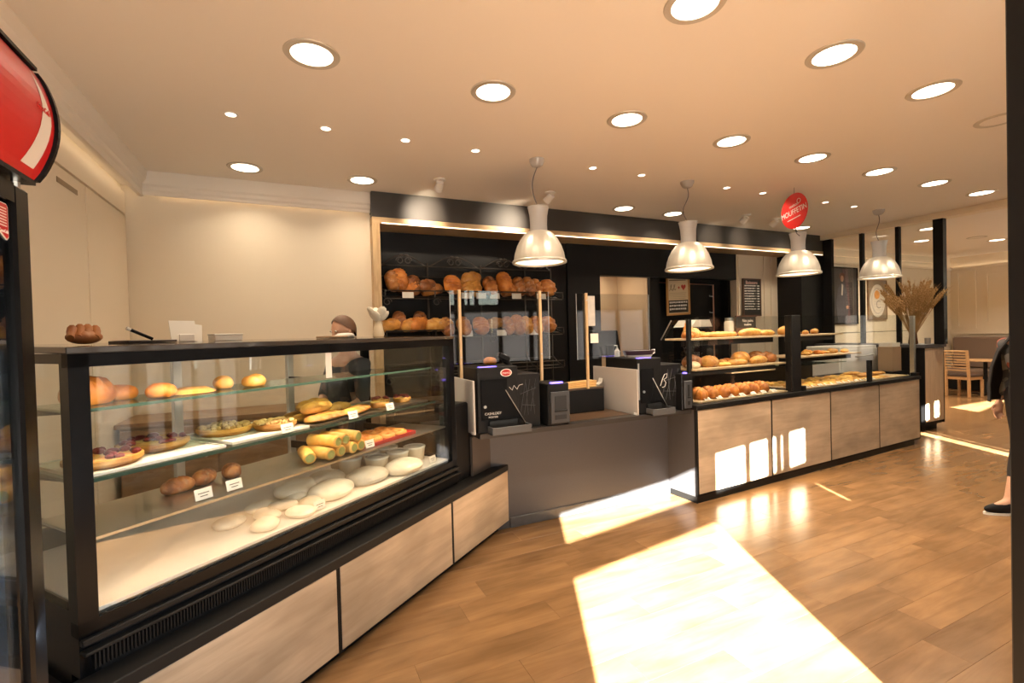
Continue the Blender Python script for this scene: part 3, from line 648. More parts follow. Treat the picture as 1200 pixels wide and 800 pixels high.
# low shelf: rolls and doughnuts
for i, (s, t, dz, a) in enumerate(((1.08, 0.14, 0, 84), (1.155, 0.15, 0, 88), (1.23, 0.14, 0, 92), (1.305, 0.15, 0, 86), (1.115, 0.145, 0.056, 96), (1.19, 0.15, 0.056, 86), (1.265, 0.145, 0.056, 94), (1.02, 0.17, 0, 60))):
    o = put('filled_roll', 'wrap', vl(s, t+0.02, 0.951+0.034+dz), VA+R(a-90), 'rolled flatbread with green filling, %s in the stack on the low case shelf' % ORD[i], 'roll', 'filled rolls on the low case shelf', tilt=(UP, 0))
    part('filling', MB().lathe([(0.0, 0.1012), (0.022, 0.1012), (0.022, 0.099)], 12), mat('green filling', (0.30, 0.33, 0.10), 0.7, var=0.5, bscale=200), o)
tray('tray', 1.40, 1.80, 0.08, 0.36, 0.951, REDT, 'red tray carrying doughnuts on the low case shelf', 0.022)
for i in range(9):
    put('doughnut', 'doughnut', vl(1.47+0.115*(i % 3), 0.14+0.075*(i//3), 0.958+(0.0 if i < 6 else 0.0)), 0, 'ring doughnut on the red tray, %s counted from the front left' % ORD[i], 'doughnut', 'doughnuts on the red tray', tilt=(R(6), 0))
for i, (s, t) in enumerate(((0.44, 0.30), (0.56, 0.32), (0.68, 0.30))):
    put('dark_bread', 'batard_dark', vl(s, t, 0.951), VA+R(30*i), 'dark small loaf at the left of the low case shelf, %s from the left' % ORD[i], 'bread', 'dark loaves on the low case shelf', sc=0.52)
# deck: floured dough pieces, flat loaves and tubs
dk = [(0.66, 0.30), (0.72, 0.12), (0.80, 0.22), (0.90, 0.10), (0.92, 0.26), (0.86, 0.36), (1.02, 0.17), (1.05, 0.33)]
for i, (s, t) in enumerate(dk):
    put('dough_piece', 'dough_round', vl(s, t, 0.716), VA+R(37*i), 'oval floured dough piece on the white deck, %s from the left' % ORD[i], 'dough', 'dough pieces on the case deck')
for i, (s, t, a) in enumerate(((1.18, 0.19, 10), (1.30, 0.37, 30), (1.46, 0.19, -5), (1.12, 0.40, 15), (1.72, 0.12, 2))):
    put('flat_loaf', 'flour_loaf', vl(s, t, 0.716), VA+R(a), 'large pale flour-dusted flat loaf on the case deck, %s from the left' % ORD[i], 'bread', 'flour-dusted loaves on the case deck')
tubm = [('tub', MB().lathe([(0.0, 0), (0.066, 0), (0.074, 0.08), (0.074, 0.086)], 22).mesh('tub', mat('tub cream', (0.62, 0.54, 0.40), 0.35)))]
lidm = MB().lathe([(0.079, 0.085), (0.079, 0.097), (0.068, 0.100), (0.062, 0.094), (0.030, 0.094), (0.026, 0.097), (0.0, 0.097)], 22).mesh('lid', mat('tub lid', (0.70, 0.69, 0.62), 0.25))
k = 0
for s, t in ((1.66, 0.30), (1.83, 0.27), (1.99, 0.25), (1.57, 0.45), (1.74, 0.45), (1.90, 0.43), (1.64, 0.61), (1.81, 0.61), (1.98, 0.59)):
    o = thing('food_tub', 'small round plastic food tub with pale lid, %s counted from the front left' % ORD[k], 'tub', vl(s, t, 0.7155), 0, 'round tubs on the case deck'); k += 1
    link('body', tubm[0][1], o); link('lid', lidm, o)
# price tags in the case
def price_tag(loc, rz, label, w=0.07, h=0.045, grp=None, lean=-14):
    t = thing('price_tag', label, 'tag', loc, rz, grp)
    c_ = part('card', MB().box(-w/2, w/2, -0.001, 0.001, 0.004, h+0.004), PAPER, t, rot=(R(lean), 0, 0))
    part('print', MB().box(-w*0.32, w*0.32, -0.0016, -0.0012, h*0.62, h*0.70).box(-w*0.22, w*0.22, -0.0016, -0.0012, h*0.36, h*0.44), mat('ink', (0.12, 0.11, 0.10), 0.7), c_)
    part('foot', MB().box(-w/3, w/3, -0.006, 0.018, 0, 0.004), GLASS, t); return t
for i, (s, t, z, lb) in enumerate(((0.88, 0.145, 1.131, 'in front of the nut tarts'), (1.30, 0.125, 1.131, 'at the heap of filled loaves'), (1.62, 0.130, 1.131, 'before the small dark tarts'), (1.37, 0.07, 0.951, 'between the rolls and the red tray'), (0.42, 0.07, 0.951, 'left one at the dark loaves'), (0.55, 0.07, 0.951, 'right one at the dark loaves'), (0.99, 0.06, 0.716, 'beside the dough pieces on the deck'), (1.96, 0.06, 0.716, 'at the right end of the deck'))):
    price_tag(vl(s, t, z), VA, 'small white price tag in the case, %s' % lb, grp='price tags in the case')
lab = single('vertical_label', MB().box(-0.019, 0.019, -0.0008, 0.0008, 0, 0.14), PAPER, 'narrow white upright label stuck on the case glass', 'label', vl(1.02, 0.002, 1.40), (0, 0, VA))
# on top of the case
bl = MB()
for q in range(4): bl.tube([(-0.07+0.035*q, -0.03, 0.022), (-0.05+0.033*q, 0.0, 0.055-0.004*abs(q-1.5)), (-0.03+0.033*q, 0.035, 0.02)], [0.016, 0.023, 0.015], 10)
bl.ell((0, 0.0, 0.026), 0.082, 0.045, 0.026)
single('bread_knot', bl, B_DARK, 'knotted dark brown bread on the left of the case top', 'bread', vl(0.15, 0.34, 1.605), (0, 0, VA)).scale = (0.72, 0.8, 1.05)
cl = thing('clipboard', 'dark flat clipboard lying on the case top', 'clipboard', vl(0.47, 0.6, 1.607), VA)
part('board', MB().box(-0.10, 0.10, -0.09, 0.09, 0, 0.010, 0.002), mat('dark board', (0.06, 0.045, 0.04), 0.5), cl)
part('sheet', MB().box(-0.085, 0.085, -0.075, 0.075, 0.0105, 0.012), PAPER, cl)
pn = thing('marker_pen', 'black marker pen with white cap leaning over the clipboard', 'pen', vl(0.41, 0.50, 1.622), VA)
part('barrel', MB().tube([(0.05, 0, 0.0), (-0.035, 0.0, 0.042)], 0.007, 10), BLACKG, pn); part('cap', MB().tube([(-0.036, 0, 0.0425), (-0.05, 0, 0.050)], 0.0078, 10), WHITE, pn)
hd = thing('card_holder', 'white leaning paper cards in a holder on the case top', 'card holder', vl(0.64, 0.55, 1.607), VA)
part('card', MB().box(-0.075, 0.045, -0.002, 0.002, 0.0, 0.105), PAPER, hd, rot=(R(-12), 0, 0)); part('card', MB().box(-0.03, 0.075, 0.010, 0.013, 0.0, 0.10), PAPER, hd, rot=(R(-14), R(9), 0))
part('clip', MB().box(-0.05, 0.02, -0.022, -0.016, 0.0, 0.035, 0.002), WHITE, hd)
bx = thing('card_box', 'low white card box right of the leaning cards on the case top', 'box', vl(0.83, 0.55, 1.607), VA)
part('box', MB().box(-0.075, 0.075, -0.03, 0.03, 0, 0.028, 0.002), WHITE, bx); part('lid', MB().box(-0.078, 0.078, -0.033, 0.033, 0.0285, 0.036, 0.002), PAPER, bx)
dd = thing('paper_bag_pile', 'small crumpled pile of bags on the case top before the woman', 'bags', vl(1.52, 0.5, 1.607), VA)
part('bag', MB().box(-0.10, 0.06, -0.06, 0.06, 0, 0.012, 0.003), mat('kraft paper', (0.36, 0.24, 0.14), 0.8), dd)
part('wrapper', MB().ell((0.09, 0, 0.012), 0.08, 0.05, 0.02, fn=lambda v: v*(1+0.25*noise.noise(v*60))), mat('clear wrapper', (0.55, 0.53, 0.48), 0.3), dd)
# white rooster-like ornament: vase with a big pale flower
fv = thing('flower_ornament', 'cream flower shaped ornament standing on the right end of the case', 'ornament', vl(1.93, 0.5, 1.608), VA)
part('vase', MB().lathe([(0.0, 0), (0.038, 0), (0.042, 0.02), (0.03, 0.075), (0.022, 0.10), (0.026, 0.115)], 20), mat('cream ceramic', (0.74, 0.62, 0.44), 0.35), fv)
for q in range(7):
    a = 2*math.pi*q/7; part('petal', MB().ell((0, 0, 0), 0.048, 0.034, 0.014, 10, 6), mat('cream petals', (0.80, 0.72, 0.58), 0.6), fv, loc=(0.045*math.cos(a), 0.045*math.sin(a), 0.15+0.03*(q % 2)), rot=(R(35)*math.sin(a), -R(50), a))
part('flower_centre', MB().ell((0, 0, 0.16), 0.038, 0.032, 0.035), mat('cream petals', (0.80, 0.72, 0.58), 0.6), fv)

# ------------------------------------------------------------------ pay counter in the middle
pc = thing('pay_counter', 'low anthracite pay counter between the two displays', 'counter', (2.4, 3.57, 0))
part('front_panel', MB().box(-1.0, 0.925, 0.0, 0.03, 0.0, 0.825), ANTH, pc)
part('skirting', MB().box(-0.80, 0.924, -0.012, 0.0, 0.0, 0.085, 0.003), mat('scuffed skirting', (0.075, 0.077, 0.082), 0.3, var=0.3, bscale=18), pc)
part('worktop', MB().prism([(-1.15, -0.285), (0.925, -0.30), (0.925, 0.48), (-1.41, 0.48), (-1.41, 0.06), (-1.22, 0.04), (-1.15, -0.08)], 0.826, 0.862, 'XY'), mat('dark worktop', (0.035, 0.030, 0.027), 0.3), pc)
part('wood_inlay', MB().box(-0.37, 0.31, -0.20, 0.26, 0.8622, 0.8645), WALNUT, pc)
part('carcass', MB().box(-0.80, 0.92, 0.05, 0.46, 0.02, 0.82), BLACK, pc)

def pay_machine(x, y, W1, W2, label, sticker, knob):
    t = thing('pay_machine', label, 'pay machine', (x, y, 0.862), 0)
    part('cabinet', MB().box(0, W1, 0.02, 0.46, 0.0, 0.492, 0.006), BLACK, t)
    part('side_body', MB().box(W1, W1+W2, 0.05, 0.44, 0.0, 0.425, 0.006), BLACK, t)
    dr = part('front_door', MB().prism([(0.03, 0.10), (W1-0.02, 0.10), (W1+0.04, 0.06), (W1-0.10, 0.30), (W1-0.10, 0.40), (0.03, 0.40)], 0.006, 0.02), BLACKG, t)
    part('seam', MB().tube([(W1+0.045, 0.002, 0.055), (W1-0.115, 0.002, 0.315)], 0.003, 6), STEEL, dr)
    part('lock', MB().lathe([(0.0, 0.008), (0.011, 0.008), (0.012, 0.0)], 14), STEEL, dr, loc=(0.055, 0.006, 0.20), rot=(UP, 0, 0))
    part('edge_strip', MB().box(0.004, 0.016, 0.012, 0.02, 0.13, 0.45), ALU if not sticker else BLACKM, t)
    cup_ = MB().box(0.07, W1+0.05, -0.085, 0.0, 0.0, 0.012).box(0.07, W1+0.05, -0.095, -0.085, 0.0, 0.055, 0.002).box(0.07, 0.08, -0.085, 0.0, 0.0, 0.055).box(W1+0.04, W1+0.05, -0.085, 0.0, 0.0, 0.055)
    part('coin_tray', cup_, mat('tray grey', (0.075, 0.077, 0.082), 0.35), t)
    part('coin_chute', MB().box(0.09, W1-0.02, 0.0, 0.019, 0.015, 0.09), mat('recess black', (0.004, 0.004, 0.004), 0.6), t)
    part('status_light', MB().box(0.03, 0.17, 0.035, 0.075, 0.4925, 0.497), PURP, t)
    if sticker:
        st = part('round_sticker', MB().lathe([(0.0, 0.002), (0.048, 0.002), (0.048, 0)], 28, sy=0.62), WHITE, t, loc=(W1-0.10, 0.019, 0.445), rot=(UP, 0, 0))
        part('red_oval', MB().lathe([(0.0, 0.001), (0.040, 0.001), (0.040, 0)], 28, sy=0.6), RED, st, loc=(0, 0, 0.002))
        text('merci', 0.03, WHITE, st, (0, 0, 0.0036), (0, 0, 0))
        text('CASHLOGY', 0.026, CHALK, t, (0.12, 0.0055, 0.145), (UP, 0, 0)); text('POS1500', 0.02, CHALK, t, (0.12, 0.0055, 0.118), (UP, 0, 0))
    ln = MB(); z0 = 0.10; x0 = W1+0.03; wd = W2-0.06
    for a, b, c, e in ((0, .1, .35, 1), (.2, 0, .6, 1), (.45, 0, .35, .9), (.6, .1, .95, 1), (.85, 0, .7, .8), (0, .6, .95, .75), (.1, .3, .9, .25)):
        ln.tube([(x0+a*wd, 0.0485, z0+b*0.28), (x0+c*wd, 0.0485, z0+e*0.28)], 0.002, 4)
    part('line_pattern', ln, mat('dim line print', (0.05, 0.05, 0.052), 0.5), t)
    lg = MB()
    if sticker: lg.tube([(W1-0.085, 0.001, 0.335), (W1-0.06, 0.001, 0.31), (W1-0.045, 0.001, 0.345), (W1-0.02, 0.001, 0.315), (W1, 0.001, 0.345), (W1+0.03, 0.001, 0.35)], 0.0022, 5)
    else: lg.tube([(W1-0.03, 0.001, 0.24), (W1-0.005, 0.001, 0.30), (W1+0.02, 0.001, 0.34), (W1+0.05, 0.001, 0.345), (W1+0.045, 0.001, 0.31), (W1+0.01, 0.001, 0.295), (W1+0.035, 0.001, 0.265), (W1+0.02, 0.001, 0.23), (W1-0.01, 0.001, 0.225)], 0.0025, 5)
    part('line_logo', lg, CHALK, t)
    return t
pay_machine(1.245, 3.29, 0.34, 0.205, 'black cash pay machine with an oval red sticker, left one', True, 0)
pay_machine(2.745, 3.29, 0.27, 0.27, 'black cash pay machine beside the right display, no sticker', False, 0)
def terminal(x, y, wd, label):
    t = thing('note_reader', label, 'note reader', (x, y, 0.862))
    part('body', MB().box(0, wd, 0.0, 0.30, 0, 0.335, 0.006), BLACK, t)
    part('front_frame', MB().box(0.02, wd-0.004, -0.014, 0.0, 0.02, 0.27, 0.003), mat('frame grey', (0.045, 0.046, 0.05), 0.35), t)
    part('slot', MB().box(0.055, wd-0.035, -0.018, -0.014, 0.125, 0.235), mat('recess black', (0.004, 0.004, 0.004), 0.6), t)
    part('lip', MB().box(0.05, wd-0.03, -0.026, -0.014, 0.112, 0.124, 0.002), BLACKM, t)
    part('lower_slot', MB().box(0.055, wd-0.035, -0.018, -0.014, 0.05, 0.085), mat('recess black', (0.004, 0.004, 0.004), 0.6), t)
    part('status_light', MB().box(0.03, wd-0.06, -0.012, 0.02, 0.3355, 0.347), PURP, t)
terminal(1.83, 3.285, 0.195, 'black note reader with violet light right of the left pay machine')
terminal(3.21, 3.262, 0.112, 'narrow black note reader with violet light at the display corner')
for x, y0, y1, lb in ((1.205, 3.29, 3.80, 'light grey side screen left of the first pay machine'), (2.722, 3.29, 3.95, 'light grey side screen left of the second pay machine')):
    t = thing('side_screen', lb, 'screen', (x, y0, 0.862))
    part('panel', MB().box(0, 0.016, 0, y1-y0, 0, 0.40, 0.003), GREYP, t); part('foot', MB().box(-0.004, 0.02, 0.01, 0.05, 0, 0.02, 0.002), WHITE, t)
# drawer box, bag stack
t = thing('counter_box', 'dark box on the brown worktop between the pay machines', 'box', (2.12, 3.66, 0.865))
part('body', MB().box(0.0, 0.52, 0, 0.30, 0.0, 0.21, 0.004), BLACK, t); part('wood_lid', MB().box(0.0, 0.52, 0, 0.30, 0.2105, 0.226, 0.003), WALNUT, t)
t = thing('bread_bags', 'flat golden paper bread bags fanned on the dark box', 'bags', (2.36, 3.72, 1.092), R(-12))
for q in range(4): part('bag', MB().box(-0.20+0.012*q, 0.19+0.012*q, -0.05, 0.07, 0, 0.011, 0.003), mat('golden paper', (0.60, 0.36, 0.13), 0.7, var=0.2, bscale=30), t, loc=(0, 0.012*q, 0.012*q), rot=(0, R(-2), R(4*q)))
t = thing('receipt_roll', 'small white receipt slip beside the bread bags', 'paper', (2.66, 3.80, 1.092))
part('slip', MB().prism([(0, 0), (0.04, 0.02), (0.05, 0.06), (0.045, 0.062), (0.034, 0.024), (-0.002, 0.004)], -0.03, 0.03), PAPER, t)

# plexi guards on wooden posts
def guard(x0, x1, y, z0, z1, posts, label, zb):
    t = thing('sneeze_guard', label, 'screen', (x0, y, 0.862))
    part('sheet', MB().box(0, x1-x0, 0.0, 0.005, z0-0.862, z1-0.862), glass('acrylic sheet', (0.94, 0.955, 0.97), 0.10), t)
    part('sheet_edge', MB().box(-0.003, 0.0, 0, 0.005, z0-0.862, z1-0.862).box(x1-x0, x1-x0+0.003, 0, 0.005, z0-0.862, z1-0.862), mat('acrylic edge', (0.42, 0.45, 0.46), 0.3), t)
    for q in posts:
        p_ = part('post', MB().box(q-x0-0.0105, q-x0+0.0105, -0.024, -0.002, zb-0.862, z1-0.862+0.005, 0.002), PINE, t)
        for z in (z1-0.06, z0+0.05): part('screw', MB().lathe([(0.0, 0.004), (0.006, 0.004), (0.007, 0)], 10), STEEL, p_, loc=(q-x0, -0.024, z-0.862), rot=(UP, 0, 0))
guard(1.150, 2.035, 3.60, 1.375, 1.957, (1.222, 1.944), 'clear sneeze guard on two pale wooden posts, left one', 0.862)
guard(2.322, 3.14, 3.60, 1.355, 1.945, (2.415,), 'clear sneeze guard on one pale wooden post, right one', 1.092)
n_ = single('guard_notice', MB().box(0, 0.085, -0.001, 0.0, 0, 0.085), PAPER, 'small white square notice low on the right sneeze guard', 'notice', (2.46, 3.598, 1.50))
n2 = single('guard_poster', MB().box(0, 0.075, -0.001, 0.0, 0, 0.27), mat('grey print', (0.50, 0.47, 0.43), 0.6, var=0.25, bscale=25), 'narrow pale poster at the top left of the right sneeze guard', 'notice', (2.44, 3.598, 1.655))
# barcode scanner
t = thing('barcode_scanner', 'black hand scanner lying on top of the left pay machine', 'scanner', (1.60, 3.62, 1.287))
part('handle', MB().tube([(0.10, 0, 0.0), (0.05, 0, 0.06), (0.0, 0, 0.11)], [0.02, 0.022, 0.024], 10), BLACK, t)
part('head', MB().box(-0.06, 0.05, -0.03, 0.03, 0.0, 0.045, 0.008), BLACK, t, loc=(0.0, 0, 0.10), rot=(0, R(25), 0))
part('label', MB().box(-0.02, 0.01, -0.018, 0.018, 0.0455, 0.047), WHITE, t, loc=(0.0, 0, 0.10), rot=(0, R(25), 0))
put('bread_roll', 'bun', (1.50, 3.66, 1.355), 0.4, 'round orange bread roll beside the hand scanner', 'bread', sc=1.0)
# till monitor behind right guard, bowl and soap
t = thing('till_monitor', 'black till monitor seen from behind through the right guard', 'monitor', (2.93, 3.90, 0.8625))
part('screen', MB().box(-0.22, 0.20, 0, 0.03, 0.50, 0.76, 0.006), BLACKG, t, rot=(R(-10), 0, R(6))); part('stand', MB().box(-0.04, 0.04, 0.03, 0.07, 0.0, 0.6, 0.004), BLACK, t); part('base', MB().box(-0.12, 0.12, -0.06, 0.14, 0, 0.015, 0.004), BLACK, t)
t = thing('soap_bottle', 'small white pump bottle on the right pay machine', 'bottle', (2.80, 3.66, 1.36))
part('bottle', MB().lathe([(0, 0), (0.024, 0), (0.026, 0.01), (0.026, 0.055), (0.012, 0.07), (0.010, 0.08)], 16), WHITE, t); part('pump', MB().tube([(0, 0, 0.08), (0, 0, 0.105), (-0.03, 0, 0.107)], 0.005, 8), WHITE, t)
t = thing('sweet_bowl', 'white bowl with a dark printed band on the right pay machine', 'bowl', (3.02, 3.62, 1.293))
part('bowl', MB().lathe([(0.0, 0), (0.10, 0), (0.15, 0.07), (0.165, 0.115), (0.158, 0.115), (0.143, 0.07), (0.09, 0.012), (0, 0.012)], 28, sy=0.6), WHITE, t)
part('band', MB().lathe([(0.157, 0.078), (0.172, 0.118), (0.169, 0.120), (0.154, 0.080)], 28, close=True, sy=0.6), mat('dark band', (0.045, 0.02, 0.03), 0.4), t)
part('handle', MB().tube([(0.15, 0, 0.07), (0.20, 0, 0.09), (0.20, 0, 0.12), (0.165, 0, 0.118)], 0.006, 6), WHITE, t)

# ------------------------------------------------------------------ right display counter
BA = R(2.94); BO = Vector((3.335, 3.222, 0)); BM = Matrix.Translation(BO) @ Matrix.Rotation(BA, 4, 'Z')
bl_ = lambda s, t, z: tuple(BM @ Vector((s, t, z)))
bc = thing('bread_display', 'long oak fronted bread display counter with glass screens', 'display counter', BO, BA)
part('carcass', MB().box(0.0, 4.245, 0.026, 0.85, 0.06, 0.86), ANTH, bc)
part('plinth', MB().box(0.005, 4.10, 0.012, 0.80, 0, 0.062), BLACKM, bc)
for a, b in ((0.026, 1.085), (1.112, 2.143), (2.168, 3.192), (3.216, 4.222)): part('front_panel', MB().box(a, b, 0.0, 0.0255, 0.083, 0.853, 0.0025), OAK, bc)
st = MB()
for a, b in ((0.0, 0.026), (1.085, 1.112), (2.143, 2.168), (3.192, 3.216), (4.222, 4.248)): st.box(a, b, 0.004, 0.0255, 0.062, 0.86)
st.box(0.0, 4.248, 0.004, 0.0255, 0.062, 0.083); part('stile', st, BLACK, bc)
part('top_rail', MB().box(-0.006, 4.255, -0.012, 0.86, 0.86, 0.903, 0.003), BLACK, bc)
part('front_glass', MB().box(0.13, 1.49, 0.030, 0.036, 0.905, 1.712), CASEG, bc); part('front_glass', MB().box(1.65, 3.055, 0.030, 0.036, 0.905, 1.712), CASEG, bc); part('front_glass', MB().box(3.062, 4.22, 0.030, 0.036, 0.905, 1.712), CASEG, bc)
part('side_glass', MB().prism([(0.04, 0.905), (0.50, 0.905), (0.50, 1.50), (0.36, 1.69), (0.04, 1.712)], 0.105, 0.111, 'YZ'), CASEG, bc)
part('post', MB().box(1.492, 1.648, 0.02, 0.10, 0.903, 1.722, 0.004), BLACK, bc); part('post', MB().box(0.075, 0.112, 0.13, 0.17, 0.903, 1.69, 0.003), BLACKM, bc)
part('post', MB().box(4.19, 4.235, 0.04, 0.09, 0.903, 1.70, 0.003), ALU, bc)
part('clamp', MB().box(3.035, 3.085, 0.015, 0.06, 0.903, 1.165, 0.004), BLACK, bc); part('clamp', MB().box(1.65, 1.70, 0.0, 0.07, 0.903, 0.96, 0.004), BLACK, bc); part('clamp', MB().box(4.15, 4.24, 0.0, 0.07, 0.903, 0.945, 0.004), BLACK, bc)
part('stay_rod', MB().tube([(0.09, 0.36, 1.69), (0.09, 0.50, 1.50)], 0.006, 8), STEEL, bc)
BOARD = wood('shelf board', (0.68, 0.52, 0.33), (0.54, 0.38, 0.22), 'X', 0.5, 10, 4, 0.06)
for (a, b, t0, t1, z) in ((0.10, 1.475, 0.10, 0.46, 1.512), (0.10, 1.475, 0.08, 0.50, 1.222), (1.67, 2.62, 0.10, 0.44, 1.508), (1.67, 2.98, 0.08, 0.48, 1.268)):
    b_ = part('shelf', MB().box(a, b, t0, t1, z-0.018, z, 0.002), BOARD, bc); part('rail', MB().box(a, b, t0+0.12, t0+0.15, z-0.075, z-0.0185), BLACK, b_)
part('shelf', MB().box(0.75, 1.475, 0.20, 0.44, 1.135, 1.147), BOARD, bc); part('shelf', MB().box(1.67, 2.80, 0.16, 0.42, 1.155, 1.165), SHELFG, bc)
part('shelf', MB().box(2.62, 4.18, 0.10, 0.35, 1.502, 1.508), SHELFG, bc)
for a, b in ((0.11, 1.47), (1.67, 4.10)): part('display_tray', MB().box(a, b, 0.06, 0.62, 0.904, 0.918, 0.002), BOARD, bc)
part('back_panel', MB().box(0.12, 2.9, 0.62, 0.64, 0.904, 1.16), BLACK, bc)
for s, pw in ((0.78, 3.4), (2.3, 3.0), (3.4, 1.2)):
    strip_lamp(bc, (s, 0.13, 1.488), 1.2, pw*0.8); strip_lamp(bc, (s, 0.12, 1.20), 1.2, pw)
strip_lamp(bc, (0.78, 0.2, 1.70), 1.2, 3.0)
# goods: left bay
g_ = 'bread on the right display'
for i, (s, t, k, a) in enumerate(((0.20, 0.26, 'bun', 0), (0.30, 0.30, 'boule_gold', 0), (0.62, 0.20, 'baguette', 3), (0.66, 0.30, 'baguette', -4), (1.05, 0.20, 'long_loaf', 2), (1.22, 0.30, 'long_loaf', -6), (1.10, 0.38, 'baguette_roll', 0), (0.55, 0.40, 'baguette_roll', 5), (1.34, 0.20, 'baguette_roll', 4))):
    put('bread', k, bl_(s, t, 1.513), BA+R(a), 'golden bread on the top board of the left display bay, %s in the row' % ORD[i], 'bread', g_+', top left board', sc=0.8 if k in ('boule_gold',) else 1)
for i, (s, t, k, a) in enumerate(((0.20, 0.20, 'bun_pale', 0), (0.30, 0.30, 'batard_dark', 10), (0.45, 0.22, 'boule_gold', 0), (0.58, 0.36, 'bun', 0), (0.62, 0.18, 'long_pastry', 4), (0.74, 0.30, 'bun_gold', 0), (0.82, 0.18, 'baguette_roll', -8), (0.90, 0.36, 'bun', 0), (0.98, 0.26, 'batard_gold', 12), (1.10, 0.36, 'bun_gold', 30), (1.16, 0.18, 'long_loaf', 10), (1.30, 0.30, 'boule', 0), (1.40, 0.24, 'batard_brown', 70))):
    put('bread', k, bl_(s, t, 1.223), BA+R(a), 'mixed bread on the middle board of the left display bay, %s from the left' % ORD[i], 'bread', g_+', middle left board', sc=0.85 if k in ('boule_gold', 'boule', 'batard_brown') else 1)
for i in range(7):
    put('brioche', 'brioche', bl_(0.26+0.155*i, 0.19+0.01*(i % 2), 0.919), BA+R(78+5*(i % 3)), 'plump glossy brioche in the front row of the left bay, %s from the left' % ORD[i], 'brioche', 'brioches on the left display bay', sc=1.1)
for i in range(8):
    k = ['croissant', 'bun_gold', 'croissant', 'long_pastry'][i % 4]
    put('pastry', k, bl_(0.30+0.15*i, 0.38, 0.919), BA+R(20+31*i), 'yellow pastry behind the brioches in the left bay, %s from the left' % ORD[i], 'pastry', 'back row pastries of the left bay', sc=1.1)
for i in range(7):
    put('pastry', 'long_pastry', bl_(0.75+0.11*i, 0.29+0.03*(i % 2), 0.965), BA+R(60+9*i), 'yellow pastry heaped on top in the left bay, %s from the left' % ORD[i], 'pastry', 'heaped pastries of the left bay')
# goods: right bay
for i, (s, k) in enumerate(((1.76, 'boule_gold'), (1.98, 'bun_gold'), (2.14, 'bun_gold'), (2.32, 'long_loaf'))):
    put('bread', k, bl_(s, 0.26, 1.509), BA+R(7*i), 'golden bread on the top board of the right display bay, %s from the left' % ORD[i], 'bread', g_+', top right board', sc=0.75)
for i in range(9):
    put('pastry', ['bun_gold', 'croissant_dark', 'long_pastry'][i % 3], bl_(1.76+0.135*i, 0.20+0.06*(i % 2), 1.269), BA+R(25*i), 'baked pastry on the middle board of the right display bay, %s from the left' % ORD[i], 'pastry', g_+', middle right board')
n_ = 0
for j, t in enumerate((0.13, 0.255, 0.38, 0.505)):
    for i in range(16):
        s = 1.76+0.125*i+0.03*(j % 2)
        if s > 3.75: continue
        put('flat_pastry', 'flat_pastry' if (i+j) % 3 else 'galette', bl_(s, t, 0.919), R(41*i), 'flat yellow pastry in the %s row of the right bay, %s from the left' % (['front', 'second', 'third', 'back'][j], ORD[i]), 'pastry', 'flat pastries of the right bay', sc=1.05 if (i+j) % 3 else 0.58)
for i, (s, t) in enumerate(((3.25, 0.20), (3.45, 0.24), (3.65, 0.22), (3.40, 0.40))):
    put('stick_pastry', 'panini', bl_(s, t, 0.945), BA+R(15-9*i), 'long flat pastry stick at the right end of the display, %s from the left' % ORD[i], 'pastry', 'pastry sticks at the display end', sc=0.9)
for i in range(7): price_tag(bl_(0.26+0.17*i, 0.075, 0.919), BA, 'small white price tag before the brioches, %s from the left' % ORD[i], 0.08, 0.04, 'price tags of the left bay', -55)
for i in range(13): price_tag(bl_(1.74+0.125*i, 0.068, 0.919), BA, 'small white price tag before the flat pastries, %s from the left' % ORD[i], 0.08, 0.035, 'price tags of the right bay', -60)
# objects on and above the left bay
t = thing('menu_plaque', 'dark sign with pale lettering standing on the display top board', 'sign', bl_(1.20, 0.34, 1.60), BA)
part('board', MB().box(-0.16, 0.16, 0, 0.012, 0, 0.12, 0.002), SLATE, t); part('frame', MB().box(-0.17, 0.17, -0.004, 0.014, 0.12, 0.132).box(-0.17, 0.17, -0.004, 0.014, -0.09, 0.0), mat('dark brown wood', (0.10, 0.05, 0.03), 0.5), t)
text('Nos pains', 0.045, CHALK, t, (0.02, -0.001, 0.078), (UP, 0, 0)); text('tradition', 0.034, CHALK, t, (0.02, -0.001, 0.036), (UP, 0, 0))
t = thing('slicer', 'black bread slicer with a clear cover behind the left display bay', 'machine', bl_(0.90, 0.66, 0.905), BA)
part('body', MB().box(-0.17, 0.17, 0.0, 0.3, 0, 0.72, 0.02), BLACKG, t); part('cover', MB().prism([(-0.17, 0.72), (0.17, 0.72), (0.13, 0.80), (-0.08, 0.80)], 0.02, 0.28), mat('clear wrapper', (0.55, 0.53, 0.48), 0.3), t)
t = thing('glass_jar', 'pale jar with a lid beside the black machine', 'jar', bl_(1.02, 0.42, 1.513), BA)
part('jar', MB().lathe([(0, 0), (0.05, 0), (0.052, 0.02), (0.05, 0.15), (0.04, 0.17)], 18), mat('milky glass', (0.62, 0.58, 0.50), 0.2), t); part('lid', MB().lathe([(0, 0.20), (0.042, 0.20), (0.042, 0.172)], 18), STEEL, t)
t = thing('orange_bottle', 'small orange bottle on the top board of the left bay', 'bottle', bl_(0.36, 0.42, 1.513), BA)
part('bottle', MB().lathe([(0, 0), (0.026, 0), (0.026, 0.10), (0.012, 0.13), (0.012, 0.15)], 14), mat('orange plastic', (0.75, 0.28, 0.04), 0.35), t); part('cap', MB().lathe([(0, 0.172), (0.014, 0.172), (0.014, 0.152)], 12), WHITE, t)
